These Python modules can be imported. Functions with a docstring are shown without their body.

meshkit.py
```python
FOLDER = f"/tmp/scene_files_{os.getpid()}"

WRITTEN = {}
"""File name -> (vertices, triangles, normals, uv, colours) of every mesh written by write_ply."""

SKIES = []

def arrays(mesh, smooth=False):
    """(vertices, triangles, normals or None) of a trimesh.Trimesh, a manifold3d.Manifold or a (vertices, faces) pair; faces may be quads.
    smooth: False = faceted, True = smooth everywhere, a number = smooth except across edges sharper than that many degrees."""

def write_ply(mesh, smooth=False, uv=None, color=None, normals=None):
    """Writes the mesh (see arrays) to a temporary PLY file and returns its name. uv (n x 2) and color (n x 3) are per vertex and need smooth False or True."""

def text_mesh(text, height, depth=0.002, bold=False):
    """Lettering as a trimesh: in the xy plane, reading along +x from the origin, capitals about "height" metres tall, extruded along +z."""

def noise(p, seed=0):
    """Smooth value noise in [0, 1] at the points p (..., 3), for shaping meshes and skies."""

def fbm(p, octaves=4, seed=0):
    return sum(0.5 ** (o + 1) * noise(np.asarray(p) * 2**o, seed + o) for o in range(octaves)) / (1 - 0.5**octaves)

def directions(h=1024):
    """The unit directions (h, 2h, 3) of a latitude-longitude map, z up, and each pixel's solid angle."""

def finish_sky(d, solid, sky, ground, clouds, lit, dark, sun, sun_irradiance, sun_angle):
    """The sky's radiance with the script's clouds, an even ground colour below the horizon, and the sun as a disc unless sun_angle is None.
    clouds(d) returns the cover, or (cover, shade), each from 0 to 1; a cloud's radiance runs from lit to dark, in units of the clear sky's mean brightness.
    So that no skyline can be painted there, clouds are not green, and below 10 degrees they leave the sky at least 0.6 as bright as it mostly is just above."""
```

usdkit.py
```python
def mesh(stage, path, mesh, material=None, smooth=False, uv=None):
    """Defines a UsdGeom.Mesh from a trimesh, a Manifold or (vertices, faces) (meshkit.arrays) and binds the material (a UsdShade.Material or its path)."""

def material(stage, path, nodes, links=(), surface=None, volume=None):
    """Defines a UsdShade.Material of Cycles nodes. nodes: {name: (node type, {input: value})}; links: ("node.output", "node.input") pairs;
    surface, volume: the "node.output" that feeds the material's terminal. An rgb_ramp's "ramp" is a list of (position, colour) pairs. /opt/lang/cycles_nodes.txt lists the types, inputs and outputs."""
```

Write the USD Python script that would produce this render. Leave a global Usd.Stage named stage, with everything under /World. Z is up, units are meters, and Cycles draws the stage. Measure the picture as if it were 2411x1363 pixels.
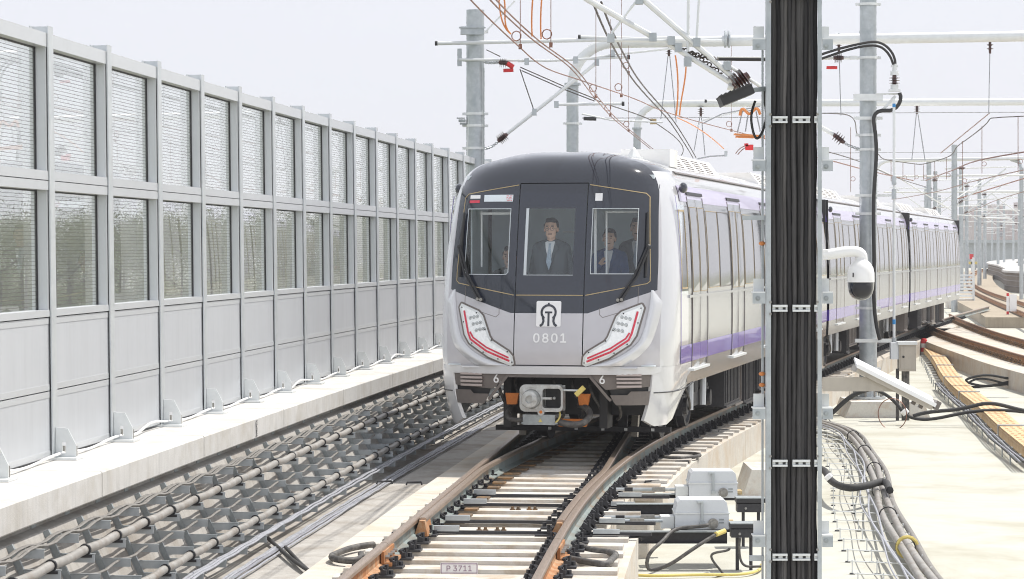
import math, random
import numpy as np, trimesh, usdkit, meshkit
import manifold3d as m3
from scipy.interpolate import CubicSpline, PchipInterpolator
from shapely.geometry import Polygon, box as sbox, LineString, Point
from shapely.ops import unary_union
from shapely import affinity
from pxr import Usd, UsdGeom, UsdLux, UsdShade, Gf, Sdf, Vt

random.seed(7); RNG = np.random.default_rng(7)
stage = Usd.Stage.CreateInMemory()
UsdGeom.SetStageUpAxis(stage, "Z"); UsdGeom.SetStageMetersPerUnit(stage, 1.0)
UsdGeom.Xform.Define(stage, "/World"); UsdGeom.Scope.Define(stage, "/World/Looks")

# ------------------------------------------------------------------ camera, sky, sun, exposure
EXPOSURE = 0.2
SKY_STRENGTH = 0.10
SUN_INTENSITY = 1.2
SUN_DIR = np.array([0.44, 0.26, 1.0]); SUN_DIR /= np.linalg.norm(SUN_DIR)
CAM_Z, FPX, CX, HY = 2.53, 6000.0, 1205.5, 585.0      # a long lens: 6000 of the photograph's pixels
cam = UsdGeom.Camera.Define(stage, "/World/camera")
cam.CreateHorizontalApertureAttr(36.0); cam.CreateVerticalApertureAttr(36.0 * 579 / 1024)
cam.CreateFocalLengthAttr(36.0 * FPX / 2411)
cam.CreateVerticalApertureOffsetAttr(-36.0 * (681.5 - HY) / 2411)
cam.CreateExposureAttr(EXPOSURE); cam.CreateClippingRangeAttr(Gf.Vec2f(0.1, 20000))
_x = UsdGeom.Xformable(cam); _x.AddTranslateOp().Set(Gf.Vec3d(0, 0, CAM_Z)); _x.AddRotateXOp().Set(90.0)

ELEV = math.asin(SUN_DIR[2]); ROT = math.atan2(SUN_DIR[0], SUN_DIR[1])
usdkit.material(stage, "/World/Looks/sky_light", {
    "tc": ("texture_coordinate", {}),
    "mp": ("mapping", {"scale": (1.2, 1.2, 3.5)}),
    "no": ("noise_texture", {"scale": 1.6, "detail": 5.0, "roughness": 0.55}),
    "rp": ("rgb_ramp", {"ramp": [(0.0, (.86, .86, .86)), (0.5, (.93, .93, .93)), (1.0, (1, 1, 1))]}),
    "sky": ("sky_texture", {"sky_type": "single_scattering", "sun_disc": False, "sun_elevation": ELEV, "sun_rotation": ROT, "aerosol_density": 3.0}),
    "mix": ("mix_color", {"b": (7.75, 7.95, 8.6)}),
    "bg": ("background_shader", {"strength": SKY_STRENGTH})},
    [("tc.generated", "mp.vector"), ("mp.vector", "no.vector"), ("no.fac", "rp.fac"), ("rp.color", "mix.fac"), ("sky.color", "mix.a"), ("mix.result", "bg.color")],
    surface="bg.background")
dome = UsdLux.DomeLight.Define(stage, "/World/sky"); dome.CreateIntensityAttr(1.0)
UsdShade.MaterialBindingAPI.Apply(dome.GetPrim()).Bind(UsdShade.Material.Get(stage, "/World/Looks/sky_light"))
dome.GetPrim().SetCustomDataByKey("kind", "structure")
sun = UsdLux.DistantLight.Define(stage, "/World/sun")
sun.CreateIntensityAttr(SUN_INTENSITY); sun.CreateAngleAttr(0.5); sun.CreateNormalizeAttr(True); sun.CreateColorAttr(Gf.Vec3f(1.0, 0.955, 0.89))
_a = np.cross([0, 1, 0], SUN_DIR); _a /= np.linalg.norm(_a); _b = np.cross(SUN_DIR, _a)
UsdGeom.Xformable(sun).AddTransformOp().Set(Gf.Matrix4d(*_a, 0, *_b, 0, *SUN_DIR, 0, 0, 0, 0, 1))

# ------------------------------------------------------------------ materials
def mat(name, col, rough=.5, metal=0., var=.12, scale=4., bump=0., bscale=60., stain=None, stain_scale=.7, coat=0., spec=.5, streak=0., stretch=(1, 1, 1)):
    """Principled paint, metal or concrete: fine grain, slow tone changes, optional stains and vertical streaks."""
    c = np.array(col, float)
    n = {"tc": ("texture_coordinate", {}), "mp": ("mapping", {"scale": stretch}),
         "n1": ("noise_texture", {"scale": scale, "detail": 6.0, "roughness": .62}),
         "r1": ("rgb_ramp", {"ramp": [(.25, tuple(np.clip(c * (1 - var), 0, 1))), (.75, tuple(np.clip(c * (1 + var), 0, 1)))]}),
         "p": ("principled_bsdf", {"roughness": rough, "metallic": metal, "coat_weight": coat, "specular_ior_level": spec})}
    l = [("tc.object", "mp.vector"), ("mp.vector", "n1.vector"), ("n1.fac", "r1.fac")]
    out = "r1.color"
    if stain is not None:
        n["n2"] = ("noise_texture", {"scale": stain_scale, "detail": 7.0, "roughness": .68, "distortion": .4})
        n["r2"] = ("rgb_ramp", {"ramp": [(.46, (0, 0, 0)), (.68, (1, 1, 1))]})
        n["m2"] = ("mix_color", {"b": stain})
        l += [("tc.object", "n2.vector"), ("n2.fac", "r2.fac"), ("r2.color", "m2.fac"), (out, "m2.a")]; out = "m2.result"
    if streak:
        n["m3"] = ("mapping", {"scale": (9, 9, .5)}); n["n3"] = ("noise_texture", {"scale": 2.0, "detail": 4.0})
        n["r3"] = ("rgb_ramp", {"ramp": [(.5, (0, 0, 0)), (.75, (streak,) * 3)]}); n["x3"] = ("mix_color", {"b": tuple(c * .55)})
        l += [("tc.object", "m3.vector"), ("m3.vector", "n3.vector"), ("n3.fac", "r3.fac"), ("r3.color", "x3.fac"), (out, "x3.a")]; out = "x3.result"
    l.append((out, "p.base_color"))
    if bump:
        n["nb"] = ("noise_texture", {"scale": bscale, "detail": 5.0, "roughness": .6}); n["b"] = ("bump", {"strength": bump, "distance": .01})
        l += [("mp.vector", "nb.vector"), ("nb.fac", "b.height"), ("b.normal", "p.normal")]
    return usdkit.material(stage, "/World/Looks/" + name, n, l, surface="p.BSDF")

def glass_mat(name, tint, rough=0.0, ior=1.5, film=None):
    n = {"t": ("transparent_bsdf", {"color": tint}), "g": ("glossy_bsdf", {"color": (1, 1, 1), "roughness": rough}), "f": ("fresnel", {"IOR": ior}), "m": ("mix_closure", {}), "ge": ("geometry", {}), "iv": ("math", {"math_type": "subtract", "value1": 1.0}), "mu": ("math", {"math_type": "multiply"})}
    l = [("ge.backfacing", "iv.value2"), ("iv.value", "mu.value1"), ("f.fac", "mu.value2"), ("mu.value", "m.fac"), ("t.BSDF", "m.closure1"), ("g.BSDF", "m.closure2")]
    if film:   # dust on the pane
        n["d"] = ("translucent_bsdf", {"color": (.86, .88, .84)}); n["m2"] = ("mix_closure", {"fac": film}); l += [("m.closure", "m2.closure1"), ("d.BSDF", "m2.closure2")]
        return usdkit.material(stage, "/World/Looks/" + name, n, l, surface="m2.closure")
    return usdkit.material(stage, "/World/Looks/" + name, n, l, surface="m.closure")

MT = dict(
    coping=mat("coping", (.53, .525, .51), .85, var=.07, scale=7, bump=.25, bscale=90, stain=(.43, .41, .37), stain_scale=1.4, streak=.3),
    web=mat("web", (.37, .355, .33), .88, var=.10, scale=5, bump=.3, bscale=70, stain=(.22, .19, .155), stain_scale=.9, streak=.45),
    slab=mat("slab", (.51, .48, .43), .85, var=.09, scale=6, bump=.35, bscale=80, stain=(.46, .38, .29), stain_scale=1.3),
    sleeper=mat("sleeper", (.51, .49, .455), .8, var=.10, scale=6, bump=.2, bscale=120, stain=(.38, .30, .215), stain_scale=2.6),
    floor=mat("floor", (.465, .462, .405), .7, var=.06, scale=2.5, bump=.15, bscale=30, stain=(.36, .345, .275), stain_scale=.6, stretch=(.25, 1, 1)),
    plinth=mat("plinth", (.62, .60, .55), .9, var=.10, scale=24, bump=.5, bscale=60, stain=(.52, .42, .33), stain_scale=3),
    parapet_far=mat("parapet_far", (.34, .29, .22), .9, var=.12, scale=2, streak=.5),
    earth=mat("earth", (.16, .17, .09), .95, var=.3, scale=.15),
    rail_web=mat("rail_web", (.21, .25, .245), .55, .3, var=.18, scale=9, stain=(.20, .14, .09), stain_scale=2.0),
    rail_rust=mat("rail_rust", (.34, .15, .055), .75, var=.35, scale=14, stain=(.42, .30, .19), stain_scale=5),
    rail_brown=mat("rail_brown", (.17, .095, .055), .75, .1, var=.25, scale=8),
    rail_head=mat("rail_head", (.42, .33, .26), .34, .75, var=.2, scale=10, stretch=(6, .6, 6)),
    iron=mat("iron", (.032, .032, .036), .48, .2, var=.3, scale=30),
    iron_brown=mat("iron_brown", (.13, .09, .055), .6, .2, var=.4, scale=25, stain=(.3, .16, .06), stain_scale=9),
    bolt=mat("bolt", (.30, .29, .27), .4, .7, var=.3, scale=40),
    galv=mat("galv", (.43, .46, .475), .4, .55, var=.14, scale=9, stain=(.33, .365, .385), stain_scale=4),
    galv_white=mat("galv_white", (.66, .68, .68), .45, .35, var=.07, scale=9),
    galv_dull=mat("galv_dull", (.34, .37, .375), .5, .4, var=.22, scale=12, stain=(.25, .27, .28), stain_scale=6),
    post=mat("post", (.58, .605, .615), .42, .5, var=.10, scale=6, stain=(.50, .53, .55), stain_scale=3),
    frame=mat("frame", (.55, .57, .585), .35, .35, var=.03, scale=3),
    panel=mat("panel", (.51, .53, .555), .38, .25, var=.05, scale=1.2, stretch=(3, 3, .7), streak=.13),
    white=mat("white", (.78, .78, .78), .4, var=.03, scale=5),
    roof_white=mat("roof_white", (.74, .74, .73), .5, var=.06, scale=3, stain=(.66, .64, .6), stain_scale=1.5),
    steel_dark=mat("steel_dark", (.40, .40, .395), .28, .8, var=.1, scale=6, stretch=(.6, .12, 9)),
    wall_brown=mat("wall_brown", (.17, .14, .11), .9, var=.2, scale=1, streak=.4),
    silver=mat("silver", (.63, .635, .65), .22, .35, var=.03, scale=2, coat=.6),
    silver_face=mat("silver_face", (.50, .49, .51), .36, .35, var=.04, scale=5, coat=.35, bump=.02, bscale=400),
    steel=mat("steel", (.44, .445, .455), .17, .9, var=.07, scale=6, stretch=(.6, .12, 9)),
    gloss=mat("gloss", (.013, .016, .024), .07, var=.25, scale=40, coat=.8, bump=.006, bscale=300),
    black=mat("black", (.02, .02, .022), .5, var=.2, scale=20),
    rubber=mat("rubber", (.028, .028, .028), .7, var=.25, scale=30),
    hose=mat("hose", (.055, .052, .05), .6, var=.5, scale=25, stain=(.16, .15, .135), stain_scale=8),
    cable_grey=mat("cable_grey", (.19, .18, .165), .6, var=.3, scale=12),
    cable_light=mat("cable_light", (.36, .37, .40), .45, .2, var=.25, scale=12),
    pipe=mat("pipe", (.30, .29, .27), .5, .2, var=.25, scale=7, stain=(.23, .20, .17), stain_scale=5),
    dusty=mat("dusty", (.060, .058, .058), .7, var=.55, scale=9, bump=.7, bscale=70, stretch=(5, 5, .16)),
    dusty_dark=mat("dusty_dark", (.026, .025, .027), .65, var=.6, scale=9, bump=.7, bscale=70, stretch=(5, 5, .16)),
    dusty_pale=mat("dusty_pale", (.105, .10, .098), .75, var=.5, scale=9, bump=.7, bscale=70, stretch=(5, 5, .16)),
    grille=mat("grille", (.42, .36, .34), .3, .6, var=.1, scale=8),
    bumper=mat("bumper", (.17, .15, .14), .42, .4, var=.1, scale=8),
    couple=mat("couple", (.50, .51, .50), .42, .6, var=.2, scale=14, stain=(.36, .34, .31), stain_scale=10),
    orange_p=mat("orange_p", (.55, .16, .02), .5, var=.12, scale=15),
    orange_w=mat("orange_w", (.58, .21, .06), .5, var=.1, scale=15),
    copper=mat("copper", (.22, .11, .08), .5, .35, var=.15, scale=20),
    wire_dark=mat("wire_dark", (.075, .062, .055), .6, .2, var=.2, scale=20),
    wire_grey=mat("wire_grey", (.30, .31, .33), .5, .4, var=.1, scale=20),
    ceramic=mat("ceramic", (.055, .018, .015), .22, var=.2, scale=20, coat=.5),
    red=mat("red", (.58, .025, .03), .4, var=.08, scale=10),
    led_red=mat("led_red", (.60, .05, .085), .3, var=.1, scale=10),
    yellow=mat("yellow", (.62, .50, .15), .5, var=.1, scale=10),
    purple=mat("purple", (.105, .062, .36), .25, .15, var=.05, scale=5, coat=.4),
    lilac=mat("lilac", (.55, .50, .68), .25, .25, var=.04, scale=5, coat=.4),
    gold=mat("gold", (.42, .32, .17), .45, .2, var=.1, scale=9),
    tray=mat("tray", (.60, .43, .24), .65, var=.12, scale=9, stain=(.52, .33, .15), stain_scale=3),
    stainless=mat("stainless", (.42, .385, .335), .45, .6, var=.08, scale=6, streak=.3),
    box_white=mat("box_white", (.60, .625, .65), .42, .2, var=.03, scale=3),
    sign_ink=mat("sign_ink", (.30, .2, .28), .6, var=.05),
    blue=mat("blue", (.03, .22, .50), .4, var=.05),
    lens=mat("lens", (.84, .86, .86), .12, .1, var=.12, scale=30, coat=1.0, bump=.25, bscale=45),
    cab_grey=mat("cab_grey", (.68, .74, .77), .6, var=.05),
    desk=mat("desk", (.52, .56, .58), .5, var=.05),
    skin=mat("skin", (.68, .44, .33), .5, var=.06, scale=20),
    hair=mat("hair", (.012, .010, .010), .55, var=.3, scale=60),
    suit=mat("suit", (.085, .10, .11), .8, var=.15, scale=30),
    suit_blue=mat("suit_blue", (.035, .08, .20), .8, var=.15, scale=30),
    shirt=mat("shirt", (.72, .73, .75), .7, var=.03),
    tie=mat("tie", (.35, .42, .50), .6, var=.3, scale=60),
    bark=mat("bark", (.10, .08, .06), .9, var=.3, scale=20),
    facade=mat("facade", (.46, .39, .37), .85, var=.08, scale=.3),
    facade_glass=mat("facade_glass", (.20, .22, .25), .25, var=.2, scale=.5),
    interior=mat("interior", (.42, .42, .43), .7, var=.06),
)
MT["pane"] = glass_mat("pane", (.965, .975, .97), 0.0, 1.55, film=.10)
MT["windscreen"] = glass_mat("windscreen", (.93, .97, .98), 0.0, 1.7)
MT["side_glass"] = mat("side_glass", (.03, .032, .036), .05, var=.1, scale=2, coat=.5)
MT["leaf"] = usdkit.material(stage, "/World/Looks/leaf", {
    "oi": ("object_info", {}), "tc": ("texture_coordinate", {}), "no": ("noise_texture", {"scale": .9, "detail": 3.0}),
    "r": ("rgb_ramp", {"ramp": [(.3, (.12, .135, .065)), (.7, (.19, .195, .10))]}),
    "d": ("principled_bsdf", {"roughness": .65}), "t": ("translucent_bsdf", {}), "m": ("mix_closure", {"fac": .6})},
    [("tc.object", "no.vector"), ("no.fac", "r.fac"), ("r.color", "d.base_color"), ("r.color", "t.color"), ("d.BSDF", "m.closure1"), ("t.BSDF", "m.closure2")], surface="m.closure")

# ------------------------------------------------------------------ geometry helpers
def at(px, py, Y):
    """The point at depth Y that the photograph shows at pixel (px, py)."""
    return np.array([(px - CX) / FPX * Y, Y, CAM_Z - (py - HY) / FPX * Y])
def atz(px, py, z):
    return at(px, py, (CAM_Z - z) * FPX / (py - HY))
def unit(v):
    v = np.asarray(v, float); return v / max(np.linalg.norm(v), 1e-12)

class MB:
    def __init__(s): s.v, s.f, s.n = [], [], 0
    def add(s, v, f):
        v = np.asarray(v, float); f = np.asarray(f, int)
        if f.shape[1] == 4: f = np.vstack([f[:, [0, 1, 2]], f[:, [0, 2, 3]]])
        s.v.append(v); s.f.append(f + s.n); s.n += len(v); return s
    def tm(s, m): return s.add(m.vertices, m.faces)
    def obox(s, c, ex, ey, ez):
        """Box of half-axes ex, ey, ez about c."""
        c, ex, ey, ez = (np.asarray(a, float) for a in (c, ex, ey, ez))
        if np.dot(np.cross(ex, ey), ez) < 0: ex = -ex
        v = [c + a * ex + b * ey + d * ez for a in (-1, 1) for b in (-1, 1) for d in (-1, 1)]
        return s.add(v, [[0, 1, 3, 2], [4, 6, 7, 5], [0, 4, 5, 1], [2, 3, 7, 6], [0, 2, 6, 4], [1, 5, 7, 3]])
    def box(s, c, sz, rz=0.):
        a, b = math.cos(rz), math.sin(rz); x, y, z = np.asarray(sz, float) / 2
        return s.obox(c, (a * x, b * x, 0), (-b * y, a * y, 0), (0, 0, z))
    def mm(s, x0, x1, y0, y1, z0, z1):
        return s.box(((x0 + x1) / 2, (y0 + y1) / 2, (z0 + z1) / 2), (abs(x1 - x0), abs(y1 - y0), abs(z1 - z0)))
    def bar(s, p, q, w, h, up=(0, 0, 1)):
        p, q = np.asarray(p, float), np.asarray(q, float); d = unit(q - p)
        a = np.cross(d, up)
        if np.linalg.norm(a) < 1e-6: a = np.cross(d, (0, 1, 0))
        a = unit(a); b = np.cross(a, d)
        return s.obox((p + q) / 2, a * w / 2, (q - p) / 2, b * h / 2)
    def tube(s, pts, r, n=8, caps=True):
        pts = np.asarray(pts, float); m = len(pts); rr = np.broadcast_to(np.asarray(r, float), (m,))
        d = np.gradient(pts, axis=0); d /= np.maximum(np.linalg.norm(d, axis=1, keepdims=True), 1e-12)
        u = np.cross(d[0], (0, 0, 1.)); u = np.cross(d[0], (1., 0, 0)) if np.linalg.norm(u) < 1e-3 else u
        u = unit(u); ang = np.arange(n) / n * 2 * np.pi; V = []
        for i in range(m):
            u = unit(u - d[i] * np.dot(u, d[i])); w = np.cross(d[i], u)
            V.append(pts[i] + rr[i] * (np.cos(ang)[:, None] * u + np.sin(ang)[:, None] * w))
        V = np.vstack(V); F = []
        for i in range(m - 1):
            for k in range(n):
                a, b = i * n + k, i * n + (k + 1) % n; F.append([a, b, b + n, a + n])
        s.add(V, F)
        if caps:
            for i, o in ((0, 1), (m - 1, 0)):
                c = np.vstack([V[i * n:(i + 1) * n], pts[i]])
                s.add(c, [[(k + 1) % n, k, n] if o else [k, (k + 1) % n, n] for k in range(n)])
        return s
    def cyl(s, p, q, r, n=12, r2=None):
        return s.tube([p, q], [r, r if r2 is None else r2], n)
    def ball(s, c, r, k=1, sc=(1, 1, 1)):
        m = trimesh.creation.icosphere(k, r); m.vertices = m.vertices * np.asarray(sc) + np.asarray(c); return s.tm(m)
    def poly(s, poly, o, ex, ey, ez):
        """Polygon in the plane (ex, ey) at o, extruded along ez."""
        for g in getattr(poly, "geoms", [poly]):
            m = trimesh.creation.extrude_polygon(g, 1.0, engine="earcut"); V = m.vertices
            W = np.asarray(o) + V[:, :1] * np.asarray(ex) + V[:, 1:2] * np.asarray(ey) + V[:, 2:] * np.asarray(ez)
            F = m.faces if np.dot(np.cross(ex, ey), ez) > 0 else m.faces[:, ::-1]
            s.add(W, F)
        return s
    def sweep(s, sec, P, A, B=(0, 0, 1.)):
        """Closed section of (a, b) swept through points P with side vectors A (and up B), capped."""
        sec = np.asarray(sec, float); n, m = len(sec), len(P)
        ar = 0.5 * np.sum(sec[:, 0] * np.roll(sec[:, 1], -1) - np.roll(sec[:, 0], -1) * sec[:, 1])
        if ar < 0: sec = sec[::-1]
        V = np.vstack([P[i] + sec[:, :1] * A[i] + sec[:, 1:] * np.asarray(B) for i in range(m)]); F = []
        for i in range(m - 1):
            for k in range(n):
                a, b = i * n + k, i * n + (k + 1) % n; F.append([a, a + n, b + n, b])
        s.add(V, F)
        pol = Polygon(sec); tv, tf = trimesh.creation.triangulate_polygon(pol, engine="earcut")
        for i, fl in ((0, False), (m - 1, True)):
            W = P[i] + tv[:, :1] * A[i] + tv[:, 1:] * np.asarray(B); s.add(W, tf[:, ::-1] if fl else tf)
        return s
    def torus(s, c, ax, R, r, n=16, k=6, arc=2 * np.pi):
        ax = unit(ax); u = unit(np.cross(ax, (0.3, .2, 1)) if abs(ax[2]) < .9 else np.cross(ax, (1, 0, 0))); w = np.cross(ax, u)
        t = np.linspace(0, arc, n + 1); return s.tube([np.asarray(c) + R * (math.cos(a) * u + math.sin(a) * w) for a in t], r, k, caps=False)
    def lathe(s, prof, p, ax, n=14):
        """prof: (radius, along) pairs revolved about the axis ax at p."""
        ax = unit(ax); prof = np.asarray(prof, float)
        return s.tube_prof(p, ax, prof, n)
    def tube_prof(s, p, ax, prof, n):
        ax = unit(ax)
        u = unit(np.cross(ax, (0.2, .3, 1)) if abs(ax[2]) < .9 else np.cross(ax, (1, 0, 0))); w = np.cross(ax, u); a = np.arange(n) / n * 2 * np.pi
        ring = np.cos(a)[:, None] * u + np.sin(a)[:, None] * w
        V = np.vstack([np.asarray(p) + ax * h + r * ring for r, h in prof]); F = []
        for i in range(len(prof) - 1):
            for k in range(n):
                x, y = i * n + k, i * n + (k + 1) % n; F.append([x, y, y + n, x + n])
        return s.add(V, F)
    def arr(s): return np.vstack(s.v), np.vstack(s.f)

class Thing:
    def __init__(s, path, loc=(0, 0, 0), rz=0.): s.path, s.loc, s.rz = path, np.asarray(loc, float), rz
_names = {}
def numbered(parent, name):
    k = (parent, name); i = _names.get(k, 0); _names[k] = i + 1
    return f"{parent}/{name}" + (f"_{i:03d}" if i else "")
def meta(prim, label=None, cat=None, group=None, kind=None):
    for k, v in (("label", label), ("category", cat), ("group", group), ("kind", kind)):
        if v: prim.SetCustomDataByKey(k, v)
def thing(name, label=None, cat=None, loc=(0, 0, 0), rz=0., group=None, kind=None):
    p = numbered("/World", name); x = UsdGeom.Xform.Define(stage, p)
    x.AddTranslateOp().Set(Gf.Vec3d(*map(float, loc))); x.AddRotateZOp().Set(math.degrees(rz))
    meta(x.GetPrim(), label, cat, group, kind); return Thing(p, loc, rz)
def ob(name, mb, m, parent=None, smooth=False, local=False, label=None, **k):
    """One Mesh prim. Vertices in world space unless local (then in the thing's own frame)."""
    base = parent.path if parent else "/World"; p = numbered(base, name)
    V, F = mb.arr() if isinstance(mb, MB) else mb
    if parent is not None and not local:
        V = V - parent.loc
        if parent.rz:
            c, s_ = math.cos(-parent.rz), math.sin(-parent.rz); V = np.stack([c * V[:, 0] - s_ * V[:, 1], s_ * V[:, 0] + c * V[:, 1], V[:, 2]], 1)
    if smooth:
        tm_ = trimesh.Trimesh(V, F, process=False); tm_.merge_vertices(digits_vertex=5); V, F = np.array(tm_.vertices), np.array(tm_.faces); F = F[(F[:, 0] != F[:, 1]) & (F[:, 1] != F[:, 2]) & (F[:, 0] != F[:, 2])]
    g = usdkit.mesh(stage, p, (V, F), MT[m], smooth=smooth)
    meta(g.GetPrim(), label, **{a: b for a, b in k.items() if b})
    return Thing(p, parent.loc if parent else (0, 0, 0), parent.rz if parent else 0.)
def single(name, mb, m, label, cat, group=None, kind=None, smooth=False):
    """A thing that is one mesh."""
    return ob(name, mb, m, None, smooth, label=label, cat=cat, group=group, kind=kind)
def copy(src, loc, rz=0., label=None, group=None):
    p = numbered("/World", src.path.split("/")[2].rstrip("0123456789").rstrip("_")); x = UsdGeom.Xform.Define(stage, p); pr = x.GetPrim()
    pr.GetReferences().AddInternalReference(src.path); pr.SetInstanceable(True)
    pr.CreateAttribute("xformOp:translate", Sdf.ValueTypeNames.Double3).Set(Gf.Vec3d(*map(float, loc)))
    pr.CreateAttribute("xformOp:rotateZ", Sdf.ValueTypeNames.Float).Set(math.degrees(rz))
    meta(pr, label, None, group); return Thing(p, loc, rz)
def spline(pts, n=40):
    pts = np.asarray(pts, float); t = np.r_[0, np.cumsum(np.linalg.norm(np.diff(pts, axis=0), axis=1))]
    return CubicSpline(t, pts)(np.linspace(0, t[-1], n))
def pol(pts, n=30):
    pts = np.asarray(pts, float); t = np.r_[0, np.cumsum(np.linalg.norm(np.diff(pts, axis=0), axis=1))]
    return PchipInterpolator(t, pts)(np.linspace(0, t[-1], n))
# ------------------------------------------------------------------ alignments (rail top z = 0, the tracks run away along +y)
def xb(Y): Y = np.asarray(Y, float); return -3.83 + .09 * (Y - 21) + .0006 * (Y - 21) ** 2        # noise barrier
def xl(Y): return xb(Y) + .74                                                                         # edge of the coping
_rr = np.array([(8, -.72), (14, -.24), (19.5, .177), (24.7, .60), (30.67, 1.33), (34.1, 1.95), (38, 2.78), (42.8, 3.9), (51, 5.75), (60, 7.82), (70, 10.15), (88, 14.55), (110, 20.4), (140, 29)])
_xr = PchipInterpolator(_rr[:, 0], _rr[:, 1]); _yy = np.arange(8, 140, 3.)
_xr = CubicSpline(_yy, np.convolve(np.pad(_xr(_yy), 1, mode="reflect", reflect_type="odd"), [.25, .5, .25], "valid"))
def xr(Y): return _xr(Y)
def sr(Y): return _xr(Y, 1)
def xs(Y): return -1.318 + .09 * (np.asarray(Y, float) - 19.5)
FLOOR_Z, SLAB_Z, SLP_Z = -.66, -.225, -.188

def yline(f, y0, y1, step=.5):
    Y = np.linspace(y0, y1, max(2, int(round((y1 - y0) / step)) + 1)); return np.stack([f(Y), Y, 0 * Y], 1)
def sides(P):
    d = np.gradient(P, axis=0); d[:, 2] = 0; d /= np.linalg.norm(d, axis=1, keepdims=True)
    return np.stack([d[:, 1], -d[:, 0], 0 * d[:, 0]], 1)

# ------------------------------------------------------------------ ground, deck, track slab
g = MB(); g.add([[-3000, -200, -9], [3000, -200, -9], [3000, 6000, -9], [-3000, 6000, -9]], [[0, 1, 2, 3]])
single("ground", g, "earth", None, None, kind="structure")
g = MB().poly(Polygon([(-4.6, 2), (70, 2), (90, 420), (-10, 420), (3, 120), (.2, 60), (-2.3, 35)]), (0, 0, FLOOR_Z), (1, 0, 0), (0, 1, 0), (0, 0, -1.2))
single("deck_floor", g, "floor", None, None, kind="structure")
def slab_left(Y): return np.where(Y < 44, xl(Y) + 1.26, np.maximum(xl(44.) + 1.26, xr(Y) - 2.3))
track = thing("track_slab", kind="structure")
cuts = [(12, 24.4, .62), (24.4, 26.2, .30), (26.2, 27.3, .62), (27.3, 28.7, .30), (28.7, 32.5, .62), (32.5, 38.5, .62), (38.5, 45, .62), (45, 52, .62), (52, 60, .62), (60, 70, .62), (70, 82, .62), (82, 96, .62)]
for a, b, e in cuts:
    Y = np.linspace(a + .006, b - .006, 9); L = np.stack([slab_left(Y), Y], 1); R = np.stack([xr(Y) + e, Y], 1)
    ob("slab_block", MB().poly(Polygon(np.vstack([L, R[::-1]])), (0, 0, SLAB_Z), (1, 0, 0), (0, 1, 0), (0, 0, -.9)), "slab", track)
def heading(Y): return .5 * (.09 + float(sr(Y))) if Y < 40 else float(sr(Y))
SLEEPERS = np.arange(16.3, 62, .6)
for Y in SLEEPERS:
    xc = float(xr(Y)); h = heading(Y); t = unit((h, 1, 0)); n = np.array([t[1], -t[0], 0])
    notch = (24.3 < Y < 26.3) or (27.2 < Y < 28.8)
    r = xc + (.27 if notch else .52 + .05 * RNG.random()); l = float(slab_left(Y)) + .34 if Y < 42 else xc - 2.0
    c = np.array([(l + r) / 2, Y, (SLP_Z - .30) / 2 - .08 + .002 * RNG.random()])
    ob("sleeper", MB().obox((c[0], c[1], SLP_Z - .06), n * (r - l) / 2, t * .135, (0, 0, .06)), "sleeper", track)

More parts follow.
